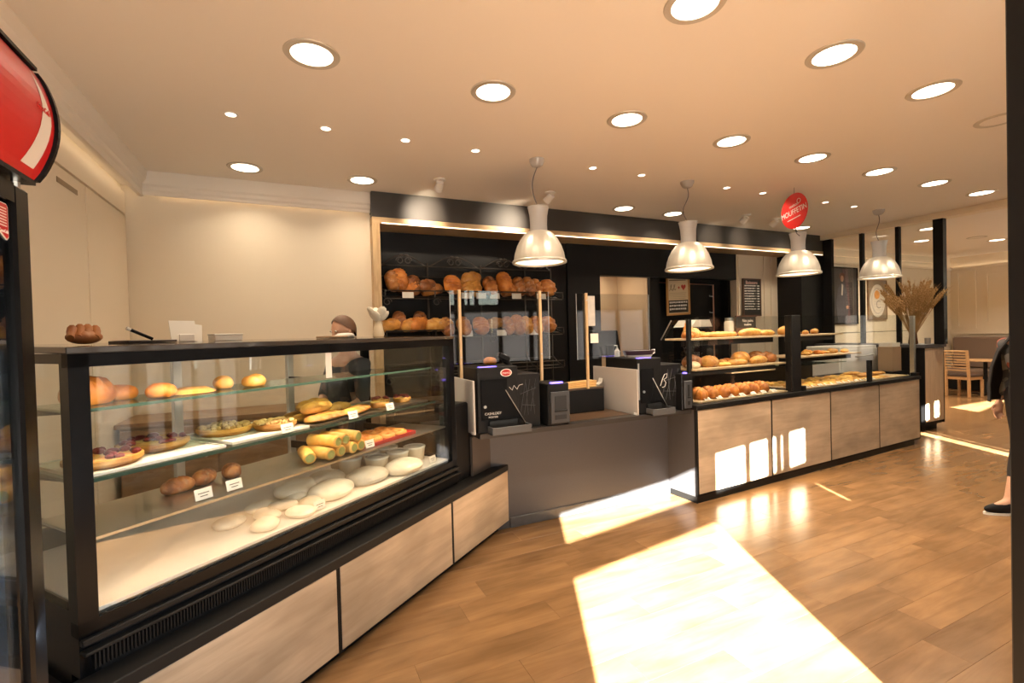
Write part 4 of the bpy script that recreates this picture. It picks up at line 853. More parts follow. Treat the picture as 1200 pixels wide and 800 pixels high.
# white cabinet added in place of a white reflection in the glass
t = thing('white_stand_in', 'white chest cabinet with a bar handle behind the right display end', 'cabinet', (7.35, 4.33, 0))
part('body', MB().box(0, 0.95, 0, 0.5, 0.06, 1.28, 0.01), mat('white enamel', (0.80, 0.79, 0.76), 0.3), t); part('door', MB().box(0.02, 0.93, -0.022, -0.001, 0.10, 1.24, 0.004), mat('white enamel', (0.80, 0.79, 0.76), 0.3), t)
part('handle', MB().tube([(0.35, -0.024, 1.12), (0.35, -0.06, 1.12), (0.75, -0.06, 1.14), (0.75, -0.024, 1.14)], 0.011, 8), STEEL, t); part('foot', MB().box(0.03, 0.92, 0.03, 0.47, 0, 0.0595), BLACK, t)
t = thing('paper_towels', 'brown carton with stacked paper beside the white cabinet', 'carton', (8.04, 3.98, 0.9))
part('carton', MB().box(0, 0.22, 0, 0.2, 0, 0.36, 0.003), mat('carton brown', (0.42, 0.28, 0.17), 0.75), t); part('paper', MB().box(0.01, 0.21, 0.01, 0.19, 0.361, 0.42), PAPER, t)
single('carton_stand', MB().box(7.98, 8.32, 3.94, 4.22, 0, 0.898, 0.004), BLACK, 'black stand under the brown carton at the display end', 'stand')

# ------------------------------------------------------------------ bread wall
rk = thing('bread_rack', 'black wrought iron bread rack with scroll tops in the niche', 'rack', (0, 0, 0))
px = (0.985, 1.56, 2.26, 2.90, 3.30)
for x in px: part('post', MB().tube([(x, 5.76, 0), (x, 5.76, 2.50)], 0.012, 8), IRON, rk)
part('top_bar', MB().tube([(px[0], 5.76, 2.46), (px[-1], 5.76, 2.46)], 0.009, 8), IRON, rk); part('top_bar', MB().tube([(px[0], 5.76, 2.33), (px[-1], 5.76, 2.33)], 0.006, 8), IRON, rk)
for i in range(4):
    a, b = px[i], px[i+1]; m = (a+b)/2; sc = MB()
    for sg in (-1, 1):
        sc.tube([(m+sg*(0.02+0.26*u*(b-a)/0.6), 5.76, 2.465+0.12*math.cos(u*math.pi/2)**1.2) for u in [k/10 for k in range(11)]], 0.008, 6)
        sc.tube([(m+sg*(0.05+0.045*math.cos(q)*(1-q/14)), 5.755, 2.52+0.045*math.sin(q)*(1-q/14)) for q in [k*0.45 for k in range(18)]], 0.006, 5)
        sc.ell((m+sg*0.03, 5.755, 2.585), 0.03, 0.012, 0.016)
    part('scroll_top', sc, IRON, rk)
for z in (2.10, 1.64, 1.20):
    sh = MB()
    for y, dz in ((5.74, 0.10), (5.66, 0.05), (5.56, 0.0), (5.47, -0.03)): sh.tube([(px[0], y, z+dz-0.03), (px[-1], y, z+dz-0.03)], 0.007, 6)
    sh.tube([(px[0], 5.455, z+0.03), (px[-1], 5.455, z+0.03)], 0.008, 6)
    part('shelf_rods', sh, IRON, rk)
    for x in px: part('shelf_arm', MB().tube([(x, 5.76, z+0.09), (x, 5.60, z-0.01), (x, 5.45, z-0.045), (x, 5.45, z+0.035)], 0.009, 6), IRON, rk)
    for x in px[:4]:
        part('leaf_scroll', MB().tube([(x+0.02+0.05*math.cos(q)*(1-q/12), 5.45, z-0.10+0.05*math.sin(q)*(1-q/12)) for q in [k*0.5 for k in range(16)]], 0.006, 5), IRON, rk)
kinds = ['batard_brown', 'batard_gold', 'boule', 'batard_dark', 'boule_scored', 'batard_orange', 'boule_gold']
row1 = [(1.09, 'batard_brown', 74, 0.09), (1.17, 'batard_orange', 80, 0.10), (1.33, 'boule_scored', 20, 0.02), (1.34, 'batard_dark', 70, 0.05), (1.50, 'batard_dark', 30, 0.05), (1.58, 'batard_brown', 12, 0.0),
        (1.80, 'boule_scored', 78, 0.06), (2.00, 'boule_gold', 60, 0.04), (2.07, 'batard_gold', 8, 0.15), (2.10, 'batard_gold', 80, 0.04), (2.30, 'batard_brown', 84, 0.05), (2.50, 'batard_orange', 76, 0.10), (2.60, 'batard_brown', 20, 0.0), (2.72, 'batard_brown', 84, 0.06), (2.84, 'batard_brown', 80, 0.06), (2.97, 'batard_brown', 78, 0.04), (3.12, 'boule', 70, 0.04)]
for i, (x, k, a, dz) in enumerate(row1):
    put('loaf', k, (x, 5.58+0.03*(i % 2), 2.10+dz+(0.03 if a > 50 else 0)), R(90 if a > 50 else a), 'crusty loaf on the upper row of the bread rack, %s from the left' % ORD[i], 'bread', 'loaves on the upper rack row', tilt=(0, -R(58) if a > 50 else -R(12)), sc=1.08)
row2 = [(1.06, 'batard_gold', 10), (1.17, 'batard_dark', 84), (1.30, 'batard_gold', 35), (1.38, 'batard_orange', 28), (1.42, 'batard_dark', 84), (1.58, 'batard_gold', 30), (1.70, 'boule_gold', 10), (1.72, 'batard_dark', 70), (1.93, 'batard_brown', 80), (2.15, 'boule_scored', 75), (2.36, 'batard_gold', 8), (2.52, 'batard_brown', 80), (2.66, 'batard_orange', 82), (2.79, 'batard_gold', 84), (2.93, 'batard_brown', 80), (3.10, 'boule', 70)]
for i, (x, k, a) in enumerate(row2):
    back = a > 82 and k == 'batard_dark'
    put('loaf', k, (x, 5.66 if back else 5.56, 1.66+(0.10 if back else 0.02)), R(90 if a > 50 else a), 'crusty loaf on the lower row of the bread rack, %s from the left' % ORD[i], 'bread', 'loaves on the lower rack row', tilt=(0, -R(52) if a > 50 else -R(14)), sc=1.06)
for i, x in enumerate((1.24, 1.95, 2.14, 2.32, 2.62, 2.98)):
    single('shelf_card', MB().box(-0.065, 0.065, -0.001, 0.001, 0, 0.07), PAPER, 'small white card clipped to the upper rack rail, %s from the left' % ORD[i], 'card', (x, 5.442, 2.045), (R(-8), 0, 0), 'cards on the upper rack rail')
for i, x in enumerate((1.95, 2.40, 2.85)):
    single('shelf_card', MB().box(-0.065, 0.065, -0.001, 0.001, 0, 0.07), PAPER, 'small white card clipped to the lower rack rail, %s from the left' % ORD[i], 'card', (x, 5.442, 1.585), (R(-8), 0, 0), 'cards on the lower rack rail')
t = thing('back_counter', 'dark low cabinet along the back wall under the bread rack', 'cabinet', (0.95, 5.05, 0))
part('body', MB().box(0.02, 2.62, 0.02, 0.36, 0.06, 0.86), BLACK, t); part('worktop', MB().box(0, 2.64, 0, 0.37, 0.8605, 0.90, 0.003), WALNUT, t); part('plinth', MB().box(0.04, 2.6, 0.05, 0.34, 0, 0.0595), BLACKM, t)
for q in range(4): d_ = part('door', MB().box(0.04+0.645*q, 0.66+0.645*q, 0.002, 0.0195, 0.09, 0.84, 0.002), BLACK, t); part('handle', MB().box(0.56+0.645*q, 0.575+0.645*q, -0.02, 0.0018, 0.6, 0.74, 0.002), STEEL, d_)
t = thing('work_cabinet', 'brown wooden low cabinet along the cream back wall', 'cabinet', (-1.30, 4.90, 0))
part('body', MB().box(0.0, 2.10, 0.02, 0.58, 0.06, 0.90), BROWNW, t); part('worktop', MB().box(-0.03, 2.12, 0, 0.59, 0.9005, 0.94, 0.003), BROWNW, t); part('plinth', MB().box(0.02, 2.08, 0.05, 0.56, 0, 0.0595), BLACK, t)
for q in range(3): d_ = part('door', MB().box(0.01+0.70*q, 0.69+0.70*q, 0.001, 0.0195, 0.08, 0.88, 0.002), BROWNW, t); part('handle', MB().box(0.60+0.70*q, 0.615+0.70*q, -0.02, 0.0008, 0.6, 0.74, 0.002), STEEL, d_)
t = thing('service_table', 'black low service table before the passage opening', 'table', (4.2, 5.0, 0))
part('top', MB().box(0, 2.7, 0, 0.6, 0.86, 0.90, 0.003), BLACK, t)
for x, y in ((0.03, 0.03), (2.63, 0.03), (0.03, 0.53), (2.63, 0.53)): part('leg', MB().box(x, x+0.04, y, y+0.04, 0, 0.8595), BLACKM, t)
# boards on the back wall
t = thing('framed_notice', 'tilted pale notice in an oak frame over a chalk field, in the recess', 'notice', (5.58, 5.96, 1.83), 0)
t.rotation_euler = (R(2), R(-2.5), R(0))
W_, H_ = 0.50, 0.63
part('board', MB().box(0.02, W_-0.02, 0.0, 0.012, 0.02, H_-0.02), mat('cream card', (0.72, 0.58, 0.38), 0.7), t)
part('frame', MB().box(0, 0.03, -0.012, 0.015, 0, H_).box(W_-0.03, W_, -0.012, 0.015, 0, H_).box(0.03, W_-0.03, -0.012, 0.015, 0, 0.03).box(0.03, W_-0.03, -0.012, 0.015, H_-0.03, H_), mat('orange oak', (0.48, 0.24, 0.08), 0.5), t)
part('chalk_field', MB().box(0.04, W_-0.04, -0.003, -0.001, 0.04, 0.245), SLATE, t)
hp = [(0.0, -0.05), (0.045, 0.0), (0.05, 0.022), (0.035, 0.042), (0.015, 0.040), (0.0, 0.022), (-0.015, 0.040), (-0.035, 0.042), (-0.05, 0.022), (-0.045, 0.0)]
part('red_heart', MB().prism(hp, -0.004, -0.001), mat('dark red print', (0.42, 0.03, 0.02), 0.5), t, loc=(0.365, 0, 0.455))
part('red_cross', MB().box(-0.02, 0.02, -0.004, -0.001, -0.007, 0.007).box(-0.007, 0.007, -0.004, -0.001, -0.02, 0.02), mat('dark red print', (0.42, 0.03, 0.02), 0.5), t, loc=(0.265, 0, 0.45))
sw = MB()
for x in (0.06, 0.13): sw.tube([(x, -0.003, 0.40), (x+0.035, -0.003, 0.45), (x+0.055, -0.003, 0.505), (x+0.03, -0.003, 0.50), (x+0.03, -0.003, 0.43), (x+0.055, -0.003, 0.41), (x+0.07, -0.003, 0.44)], 0.0035, 5)
for q in range(4): sw.box(0.06, 0.43-0.02*(q % 2), -0.002, -0.0005, 0.36-0.03*q, 0.363-0.03*q)
sw.box(0.06, 0.42, -0.002, -0.0005, 0.565, 0.578)
part('handwriting', sw, mat('ink brown', (0.16, 0.09, 0.05), 0.7), t)
def chalk_lines(t, x0, x1, z0, z1, rows, seed, y=-0.0045):
    rnd = random.Random(seed); mb = MB(); h = (z0-z1)/rows
    for q in range(rows):
        z = z0-q*h; x = x0
        while x < x1-0.02:
            wd = rnd.uniform(0.018, 0.05); wd = min(wd, x1-x); mb.box(x, x+wd, y, y+0.001, z-h*rnd.uniform(0.42, 0.55), z); x += wd+0.010
    return part('chalk_writing', mb, CHALK, t)
chalk_lines(t, 0.055, 0.44, 0.225, 0.06, 3, 3)
t = thing('chalkboard', 'narrow black chalkboard price list on the cream wall', 'chalkboard', (7.115, 5.765, 1.80))
part('slate', MB().box(0.02, 0.43, 0.0, 0.012, 0.02, 0.635), SLATE, t)
part('frame', MB().box(0, 0.022, -0.006, 0.018, 0, 0.655).box(0.428, 0.45, -0.006, 0.018, 0, 0.655).box(0.022, 0.428, -0.006, 0.018, 0, 0.022).box(0.022, 0.428, -0.006, 0.018, 0.633, 0.655), mat('dark brown wood', (0.10, 0.05, 0.03), 0.5), t)
text('Boissons', 0.085, mat('pink chalk', (0.78, 0.48, 0.42), 0.9), t, (0.215, -0.001, 0.585), (UP, 0, 0))
for q in range(10):
    rnd = random.Random(q); mb = MB(); z = 0.53-0.045*q; x = 0.035
    while x < 0.27: wd = rnd.uniform(0.02, 0.05); mb.box(x, x+wd, -0.0022, -0.0012, z-0.006-rnd.random()*0.006, z+0.010); x += wd+0.008
    mb.box(0.29, 0.345, -0.0022, -0.0012, z-0.001, z+0.003).box(0.355, 0.41, -0.0022, -0.0012, z-0.010, z+0.010)
    part('chalk_line', mb, CHALK, t)
t = thing('pipe_stand', 'slim copper pipe frame with hooks in the black recess', 'rail', (0, 0, 0))
part('pipe', MB().tube([(5.35, 6.03, 2.38), (6.70, 6.03, 2.36), (6.70, 6.03, 0.0)], 0.012, 10), COPPER, t)
for z in (2.16, 1.88): part('hook', MB().tube([(6.69, 6.03, z), (6.60, 6.02, z), (6.60, 6.02, z+0.02)], 0.008, 8), STEEL, t)

# ------------------------------------------------------------------ red round sign on the third pendant
t = thing('red_sign', 'red oval hanging sign with white lettering beside the third pendant', 'sign', (5.31, 3.60, 2.93), R(-105))
part('disc', MB().lathe([(0.0, 0.008), (0.198, 0.008), (0.203, 0.004), (0.198, 0.0), (0.0, 0.0)], 40), mat('sign red', (0.66, 0.02, 0.015), 0.35), t, loc=(0, 0.004, 0), rot=(UP, 0, 0))
text('MOUFFETIN', 0.088, WHITE, t, (0, -0.006, -0.01), (UP, 0, 0), sx=0.82).rotation_euler = (UP, R(-9), 0)
text('maison', 0.05, WHITE, t, (0.0, -0.006, 0.065), (UP, R(-9), 0))
part('underline', MB().box(-0.10, 0.10, -0.007, -0.005, -0.004, 0.004), WHITE, t, loc=(0.0, 0, -0.085), rot=(0, R(-9), 0))
part('wheat_mark', MB().lathe([(0.022, 0.002), (0.028, 0.002), (0.028, 0.0), (0.022, 0.0)], 20, close=True), WHITE, t, loc=(0.075, -0.004, 0.10), rot=(UP, 0, 0))
part('hanger', MB().tube([(0, 0.004, 0.20), (0, 0.004, 0.268)], 0.002, 6).tube([(0.0, 0.004, -0.20), (0.01, 0.02, -0.26), (0.02, 0.05, -0.29)], 0.004, 6), BLACKM, t)

# ------------------------------------------------------------------ wheat bouquet and small things on the low wall
t = thing('wheat_bouquet', 'big dried wheat bouquet in a brown glass vase on the low wall', 'bouquet', (8.52, 3.95, 1.285))
part('vase', MB().lathe([(0.0, 0), (0.055, 0), (0.06, 0.02), (0.05, 0.10), (0.042, 0.22), (0.055, 0.30), (0.050, 0.30), (0.036, 0.22), (0.044, 0.10), (0.05, 0.02), (0, 0.012)], 22), mat('brown glass', (0.12, 0.05, 0.025), 0.12), t)
WH = mat('dried wheat', (0.44, 0.275, 0.115), 0.8, var=0.3, bscale=30)
stalks = []
for v_ in range(3):
    m_ = MB(); H_ = 0.62+0.09*v_; m_.tube([(0, 0, 0.05), (0.015*v_, 0, H_*0.5), (0.05, 0, H_)], [0.003, 0.0028, 0.0022], 5)
    for q in range(9):
        z = H_-0.02+0.018*q; sgn = -1 if q % 2 else 1
        m_.ell((0.05+0.012*sgn+0.004*q, 0.006*(q % 3-1), z), 0.013, 0.011, 0.022, 6, 4)
        m_.tube([(0.05+0.012*sgn+0.004*q, 0, z+0.01), (0.06+0.035*sgn+0.006*q, 0, z+0.085)], 0.0014, 3, False)
    stalks.append(m_.mesh('wheat_stalk', WH))
rnd = random.Random(4)
for q in range(150):
    a = rnd.uniform(0, 2*math.pi); tl = rnd.uniform(0.02, 0.40)
    o = link('wheat_stalk', stalks[q % 3], t, (0, 0, 0.0)); o.rotation_euler = (0, tl, a); o.scale = (1, 1, rnd.uniform(0.74, 0.98)); o.location = (-0.02*math.cos(a)*tl, -0.02*math.sin(a)*tl, 0.06)
t = thing('candle_glass', 'small grey candle glass on the low wall beside the black post', 'glass', (8.68, 3.84, 1.285))
part('glass', MB().lathe([(0, 0), (0.035, 0), (0.038, 0.09), (0.034, 0.09), (0.032, 0.01), (0, 0.01)], 18), mat('smoky glass', (0.30, 0.28, 0.25), 0.15), t); part('candle', MB().lathe([(0, 0.06), (0.031, 0.06), (0.031, 0.011)], 16), PAPER, t)

# ------------------------------------------------------------------ seating room: chair, table, bench, pictures
def chair(loc, rz, label):
    t = thing('dining_chair', label, 'chair', loc, rz, 'chairs in the seating room')
    part('seat', MB().box(0.0, 0.44, -0.22, 0.22, 0.43, 0.475, 0.012), mat('dark seat leather', (0.05, 0.028, 0.02), 0.45), t)
    part('seat_frame', MB().box(0.01, 0.43, -0.21, 0.21, 0.37, 0.43, 0.004), CHAIRW, t)
    for y in (-0.225, 0.185):
        part('rear_leg', MB().prism([(-0.02, 0), (0.025, 0), (0.02, 0.45), (-0.04, 1.0), (-0.075, 1.0), (-0.028, 0.45)], y, y+0.04), CHAIRW, t)
        part('front_leg', MB().prism([(0.39, 0), (0.43, 0), (0.435, 0.37), (0.385, 0.37)], y, y+0.04), CHAIRW, t)
    for q in range(7):
        z = 0.56+0.058*q; x = -0.028-0.085*(z-0.45); part('slat', MB().box(x-0.009, x+0.009, -0.185, 0.185, z, z+0.026, 0.002), CHAIRW, t)
    part('top_rail', MB().box(-0.078, -0.042, -0.185, 0.185, 0.962, 1.0, 0.004), CHAIRW, t)
    return t
chair((12.92, 5.20, 0), R(-8), 'light wooden slat-back chair beyond the low wall')
def table(loc, label):
    t = thing('bistro_table', label, 'table', loc, 0, 'tables in the seating room')
    part('tabletop', MB().box(-0.33, 0.33, -0.36, 0.36, 0.735, 0.765, 0.004), CHAIRW, t); part('column', MB().tube([(0, 0, 0.03), (0, 0, 0.735)], 0.035, 12), BLACKM, t); part('foot', MB().box(-0.24, 0.24, -0.04, 0.04, 0, 0.03, 0.004).box(-0.04, 0.04, -0.24, 0.24, 0, 0.03, 0.004), BLACKM, t)
table((13.75, 5.05, 0), 'wooden bistro table before the taupe bench, behind the chair')
table((13.75, 3.2, 0), 'wooden bistro table further along the bench, behind the customer')
t = thing('bench', 'long taupe upholstered wall bench in the seating room', 'bench', (14.3, 1.75, 0))
part('back', MB().box(0.5, 0.65, 0, 4.3, 0.5, 1.24, 0.03), TAUPE, t); part('seat', MB().box(0, 0.62, 0, 4.3, 0.34, 0.49, 0.03), TAUPE, t); part('base', MB().box(0.06, 0.64, 0.02, 4.28, 0, 0.339), BLACK, t)
t = thing('portrait_painting', 'dark portrait painting of a person in a suit, seen through the glass', 'painting', (10.12, 6.13, 1.62))
part('canvas', MB().box(0.03, 0.93, 0.0, 0.015, 0.03, 1.17), mat('dark painted ground', (0.045, 0.04, 0.042), 0.5, var=0.5, bscale=4), t)
part('frame', MB().box(0, 0.03, -0.012, 0.018, 0, 1.2).box(0.93, 0.96, -0.012, 0.018, 0, 1.2).box(0.03, 0.93, -0.012, 0.018, 0, 0.03).box(0.03, 0.93, -0.012, 0.018, 1.17, 1.2), BLACK, t)
part('painted_curtain', MB().prism([(0.56, 0.03), (0.70, 0.03), (0.66, 0.6), (0.62, 1.16), (0.42, 1.16), (0.58, 0.7)], -0.002, 0.0), mat('painted mauve', (0.12, 0.07, 0.08), 0.6, var=0.4, bscale=9), t)
part('painted_suit', MB().prism([(0.26, 0.03), (0.58, 0.03), (0.62, 0.40), (0.56, 0.72), (0.46, 0.86), (0.38, 0.86), (0.27, 0.74), (0.20, 0.42)], -0.004, -0.002), mat('painted blue grey', (0.075, 0.075, 0.095), 0.6, var=0.35, bscale=12), t)
part('painted_shirt', MB().prism([(0.38, 0.62), (0.42, 0.60), (0.45, 0.82), (0.40, 0.85)], -0.006, -0.004), mat('painted white', (0.52, 0.47, 0.42), 0.6), t)
part('painted_hat', MB().lathe([(0.0, 0.002), (0.095, 0.002), (0.095, 0.0)], 20, sy=0.85), mat('painted brown', (0.12, 0.045, 0.025), 0.6), t, loc=(0.41, -0.004, 1.0), rot=(UP, 0, 0))
part('painted_face', MB().lathe([(0.0, 0.002), (0.05, 0.002), (0.05, 0.0)], 20, sy=1.35), mat('painted skin', (0.50, 0.28, 0.18), 0.6), t, loc=(0.41, -0.006, 0.955), rot=(UP, 0, 0))
part('painted_hand', MB().lathe([(0.0, 0.002), (0.045, 0.002), (0.045, 0.0)], 16, sy=0.8), mat('painted skin', (0.50, 0.28, 0.18), 0.6), t, loc=(0.58, -0.006, 0.36), rot=(UP, 0, 0))
t = thing('plate_picture', 'picture with an oval plate design in a brown frame, seen through the glass', 'picture', (11.45, 6.13, 1.70))
part('ground', MB().box(0.02, 0.70, 0.0, 0.015, 0.02, 0.86), mat('brown print', (0.26, 0.20, 0.14), 0.6), t); part('frame', MB().box(0, 0.02, -0.01, 0.018, 0, 0.88).box(0.70, 0.72, -0.01, 0.018, 0, 0.88).box(0.02, 0.70, -0.01, 0.018, 0, 0.02).box(0.02, 0.70, -0.01, 0.018, 0.86, 0.88), BROWNW, t)
for nm, rd, m_, y_, lx, lz, sy in (('printed_plate', 0.29, mat('print pale', (0.62, 0.57, 0.50), 0.6), -0.002, 0.36, 0.42, 1.25), ('printed_ring', 0.235, mat('print grey', (0.46, 0.44, 0.42), 0.6), -0.004, 0.36, 0.42, 1.25), ('printed_well', 0.215, mat('print pale', (0.62, 0.57, 0.50), 0.6), -0.006, 0.37, 0.42, 1.25), ('printed_food', 0.10, mat('print orange', (0.66, 0.30, 0.08), 0.6, var=0.4, bscale=14), -0.008, 0.33, 0.55, 0.95)):
    part(nm, MB().lathe([(0.0, 0.002), (rd, 0.002), (rd, 0.0)], 30, sy=sy), m_, t, loc=(lx, y_+0.002, lz), rot=(UP, 0, 0))
text('C', 0.26, mat('print dark', (0.28, 0.26, 0.25), 0.6), t, (0.38, -0.0085, 0.33), (UP, 0, 0))

# ------------------------------------------------------------------ drinks cooler at the left edge
t = thing('drinks_cooler', 'black drinks cooler with a curved red banner at the left edge', 'cooler', (-1.33, 0.72, 0))
D_ = 0.83; L_ = 0.65      # depth towards the room (x), width (y)
cab = MB().box(0, D_-0.06, 0, 0.03, 0.02, 1.95).box(0, D_-0.06, L_-0.03, L_, 0.02, 1.95).box(0, 0.03, 0.03, L_-0.03, 0.02, 1.95).box(0.03, D_-0.06, 0.03, L_-0.03, 0.02, 0.22).box(0.03, D_-0.06, 0.03, L_-0.03, 1.90, 1.95)
part('cabinet', cab, BLACK, t)
dr = part('door', MB().box(D_-0.055, D_, 0.0, 0.062, 0.05, 1.935, 0.006).box(D_-0.055, D_, L_-0.062, L_, 0.05, 1.935, 0.006).box(D_-0.055, D_, 0.062, L_-0.062, 0.05, 0.13).box(D_-0.055, D_, 0.062, L_-0.062, 1.895, 1.935), BLACKG, t)
part('pane', MB().box(D_-0.02, D_-0.012, 0.062, L_-0.062, 0.13, 1.895), glass('cooler glass', (0.80, 0.86, 0.92), 0.10), dr)
part('inner_edge', MB().box(D_-0.06, D_-0.03, L_-0.085, L_-0.063, 0.13, 1.895), mat('silver edge', (0.50, 0.54, 0.58), 0.25, 0.7), dr)
part('handle', MB().tube([(D_+0.001, 0.03, 0.75), (D_+0.04, 0.03, 0.78), (D_+0.04, 0.03, 1.25), (D_+0.001, 0.03, 1.28)], 0.012, 8), BLACKM, dr)
sy_ = L_-0.066
def stk(g, x0, x1): return MB().prism([(sy_-0.14, 1.889-g), (sy_-0.006, 1.889-g), (sy_-g, 1.883-g), (sy_-g, 1.822+g), (sy_-0.007, 1.816+g), (sy_-0.03, 1.828+g), (sy_-0.06, 1.850+g), (sy_-0.14, 1.858+g)], x0, x1, 'YZ')
dec = part('door_sticker', stk(0, D_-0.0115, D_-0.0095), WHITE, dr); part('sticker_print', stk(0.0022, D_-0.0094, D_-0.0090), RED, dec)
ln = MB()
for q in range(7): ln.box(D_-0.0089, D_-0.0086, sy_-(0.055, 0.06, 0.06, 0.055, 0.045, 0.04, 0.035)[q], sy_-0.008, 1.877-0.0058*q, 1.8792-0.0058*q)
part('sticker_lines', ln, WHITE, dec); text('Coca-Cola', 0.010, WHITE, dec, (D_-0.0086, sy_-0.020, 1.832), (UP, 0, UP), sx=0.75)
# curved banner
pf = []
for k_ in range(15):
    u = k_/14; pf.append((D_+0.012+0.034*math.sin(math.pi*u)**0.8+0.008*u, 1.955+0.232*u))
bn = MB().prism([(D_-0.30, 1.955)]+pf+[(D_-0.30, 2.19)], 0.012, L_-0.012, 'XZ')
ban = part('banner', bn, RED, t)
def swept(y0, y1, off, z0=0.0, z1=1.0):
    m_ = MB(); pp = [p for i, p in enumerate(pf) if z0-0.001 <= i/14 <= z1+0.001]; vs = []
    for (x, z) in pp: vs += [(x+off, y0(z) if callable(y0) else y0, z), (x+off, y1(z) if callable(y1) else y1, z)]
    m_.add(vs, [(2*i, 2*i+1, 2*i+3, 2*i+2) for i in range(len(pp)-1)], True); return m_
for y0_ in (0.0, L_-0.0115): part('end_cap', MB().prism([(D_-0.30, 1.945)]+[(x+0.007, z) for x, z in pf]+[(D_-0.30, 2.198)], y0_, y0_+0.0115, 'XZ'), BLACKG, ban)
part('banner_trim', MB().box(D_-0.30, pf[-1][0]+0.006, 0.012, L_-0.012, 2.1905, 2.198).box(D_-0.2, pf[0][0]+0.004, 0.012, L_-0.012, 1.945, 1.9545), BLACKG, ban)
zc = lambda z: (z-1.955)/0.235
wave0 = lambda z: L_-0.100+0.034*min(1, zc(z)*1.6)+0.004*zc(z); wave1 = lambda z: L_-0.046+0.018*min(1, zc(z)*2)-0.034*max(0, zc(z)-0.55)/0.4
part('white_ribbon', swept(wave0, wave1, 0.0012, 0.07, 0.93), mat('silver ribbon', (0.62, 0.58, 0.54), 0.4), ban)
tx = text('Coca-Cola', 0.016, RED, ban, (pf[8][0]+0.003, L_-0.068, 2.09), (UP, 0, UP), sx=0.8)
part('latch', MB().tube([(D_-0.01, L_-0.03, 1.945), (D_-0.01, L_-0.03, 1.925)], 0.008, 8), STEEL, ban)
for q in range(4):
    sh = part('rack', MB().box(0.05, D_-0.08, 0.04, L_-0.04, 0.30+0.38*q, 0.312+0.38*q), mat('white wire', (0.6, 0.62, 0.65), 0.4), t)
bb = MB().lathe([(0, 0), (0.030, 0), (0.033, 0.01), (0.031, 0.06), (0.033, 0.13), (0.014, 0.19), (0.0135, 0.205)], 14).mesh('bottle', mat('blue bottle', (0.05, 0.12, 0.30), 0.2))
bcap = MB().lathe([(0, 0.222), (0.015, 0.222), (0.015, 0.206)], 12).mesh('bottle_cap', mat('blue cap', (0.10, 0.20, 0.45), 0.4))
for q in range(4):
    for j in range(5):
        o = thing('water_bottle', 'small blue bottle in the cooler door row, shelf %s from below, %s from the camera' % (ORD[q], ORD[j]), 'bottle', (-1.33+D_-0.13, 0.72+0.11+0.098*j, 0.3125+0.38*q), 0, 'bottles in the drinks cooler')
        link('body', bb, o); link('bottle_cap', bcap, o)
l = bpy.data.lights.new('lamp', 'AREA'); l.shape = 'RECTANGLE'; l.size = 0.02; l.size_y = 1.4; l.energy = 9.0; l.color = (0.75, 0.88, 1.0)
o = bpy.data.objects.new('lamp', l); COL.objects.link(o); o.parent = t; o.location = (D_-0.075, L_-0.05, 1.0); o.rotation_euler = (0, R(75), R(-90))

# ------------------------------------------------------------------ people
def evaluated(o):
    bpy.context.view_layer.update(); dg = bpy.context.evaluated_depsgraph_get()
    me = bpy.data.meshes.new_from_object(o.evaluated_get(dg)); base = o.data
    bpy.data.objects.remove(o); bpy.data.meshes.remove(base); return me
def skinned(nodes, edges, sub=2):
    """nodes: name -> (x, y, z, rx, ry); first one is the root"""
    names = list(nodes); me = bpy.data.meshes.new('limbs')
    me.from_pydata([nodes[k][:3] for k in names], [(names.index(a), names.index(b)) for a, b in edges], [])
    o = bpy.data.objects.new('limbs', me); COL.objects.link(o)
    o.modifiers.new('skin', 'SKIN').use_smooth_shade = True
    lay = me.skin_vertices[0].data
    for i, k in enumerate(names):
        q = nodes[k]; lay[i].radius = (q[3], q[4] if len(q) > 4 else q[3]); lay[i].use_root = (i == 0)
    s = o.modifiers.new('sub', 'SUBSURF'); s.levels = sub; s.render_levels = sub
    return evaluated(o)
def fuse(name, meshes, mb, m, voxel):
    bm = bmesh.new()
    for q in meshes: bm.from_mesh(q)
    t_ = mb.mesh('t') if mb else None
    if t_: bm.from_mesh(t_); bpy.data.meshes.remove(t_)
    me = bpy.data.meshes.new(name); bm.to_mesh(me); bm.free()
    o = bpy.data.objects.new(name, me); COL.objects.link(o)
    rm = o.modifiers.new('remesh', 'REMESH'); rm.mode = 'VOXEL'; rm.voxel_size = voxel; rm.use_smooth_shade = True
    sm = o.modifiers.new('smooth', 'SMOOTH'); sm.factor = 0.5; sm.iterations = 3
    out = evaluated(o); out.name = name; out.shade_smooth(); out.materials.clear(); out.materials.append(m)
    for q in meshes: bpy.data.meshes.remove(q)
    return out
SKIN = mat('skin', (0.58, 0.33, 0.22), 0.5)
HAIR = mat('brown hair', (0.10, 0.045, 0.02), 0.5, bump=0.5, bscale=160)
def head_mb(c, tilt=0.0):
    M = Matrix.Rotation(tilt, 4, 'X'); m = MB(); C_ = Vector(c)
    def shp(v):
        v = Vector(v)
        if v.z < 0: v.x *= 1-0.22*(-v.z/0.115); v.y = v.y*(1-0.10*(-v.z/0.115))+0.012*(-v.z/0.115)
        return v
    m.ell(C_, 0.075, 0.095, 0.115, 20, 14, M, shp)
    at = lambda x, y, z: C_+M @ Vector((x, y, z))
    m.ell(at(0, 0.098, -0.022), 0.013, 0.018, 0.016, 8, 6); m.ell(at(0, 0.094, 0.002), 0.009, 0.010, 0.024, 8, 6)
    for s in (-1, 1):
        m.ell(at(s*0.031, 0.080, 0.018), 0.020, 0.010, 0.008, 8, 6); m.ell(at(s*0.074, -0.005, -0.008), 0.010, 0.020, 0.032, 8, 6)
    m.ell(at(0, 0.080, -0.060), 0.026, 0.012, 0.008, 10, 6); m.ell(at(0, 0.072, -0.096), 0.022, 0.016, 0.016, 8, 6)
    return m, at
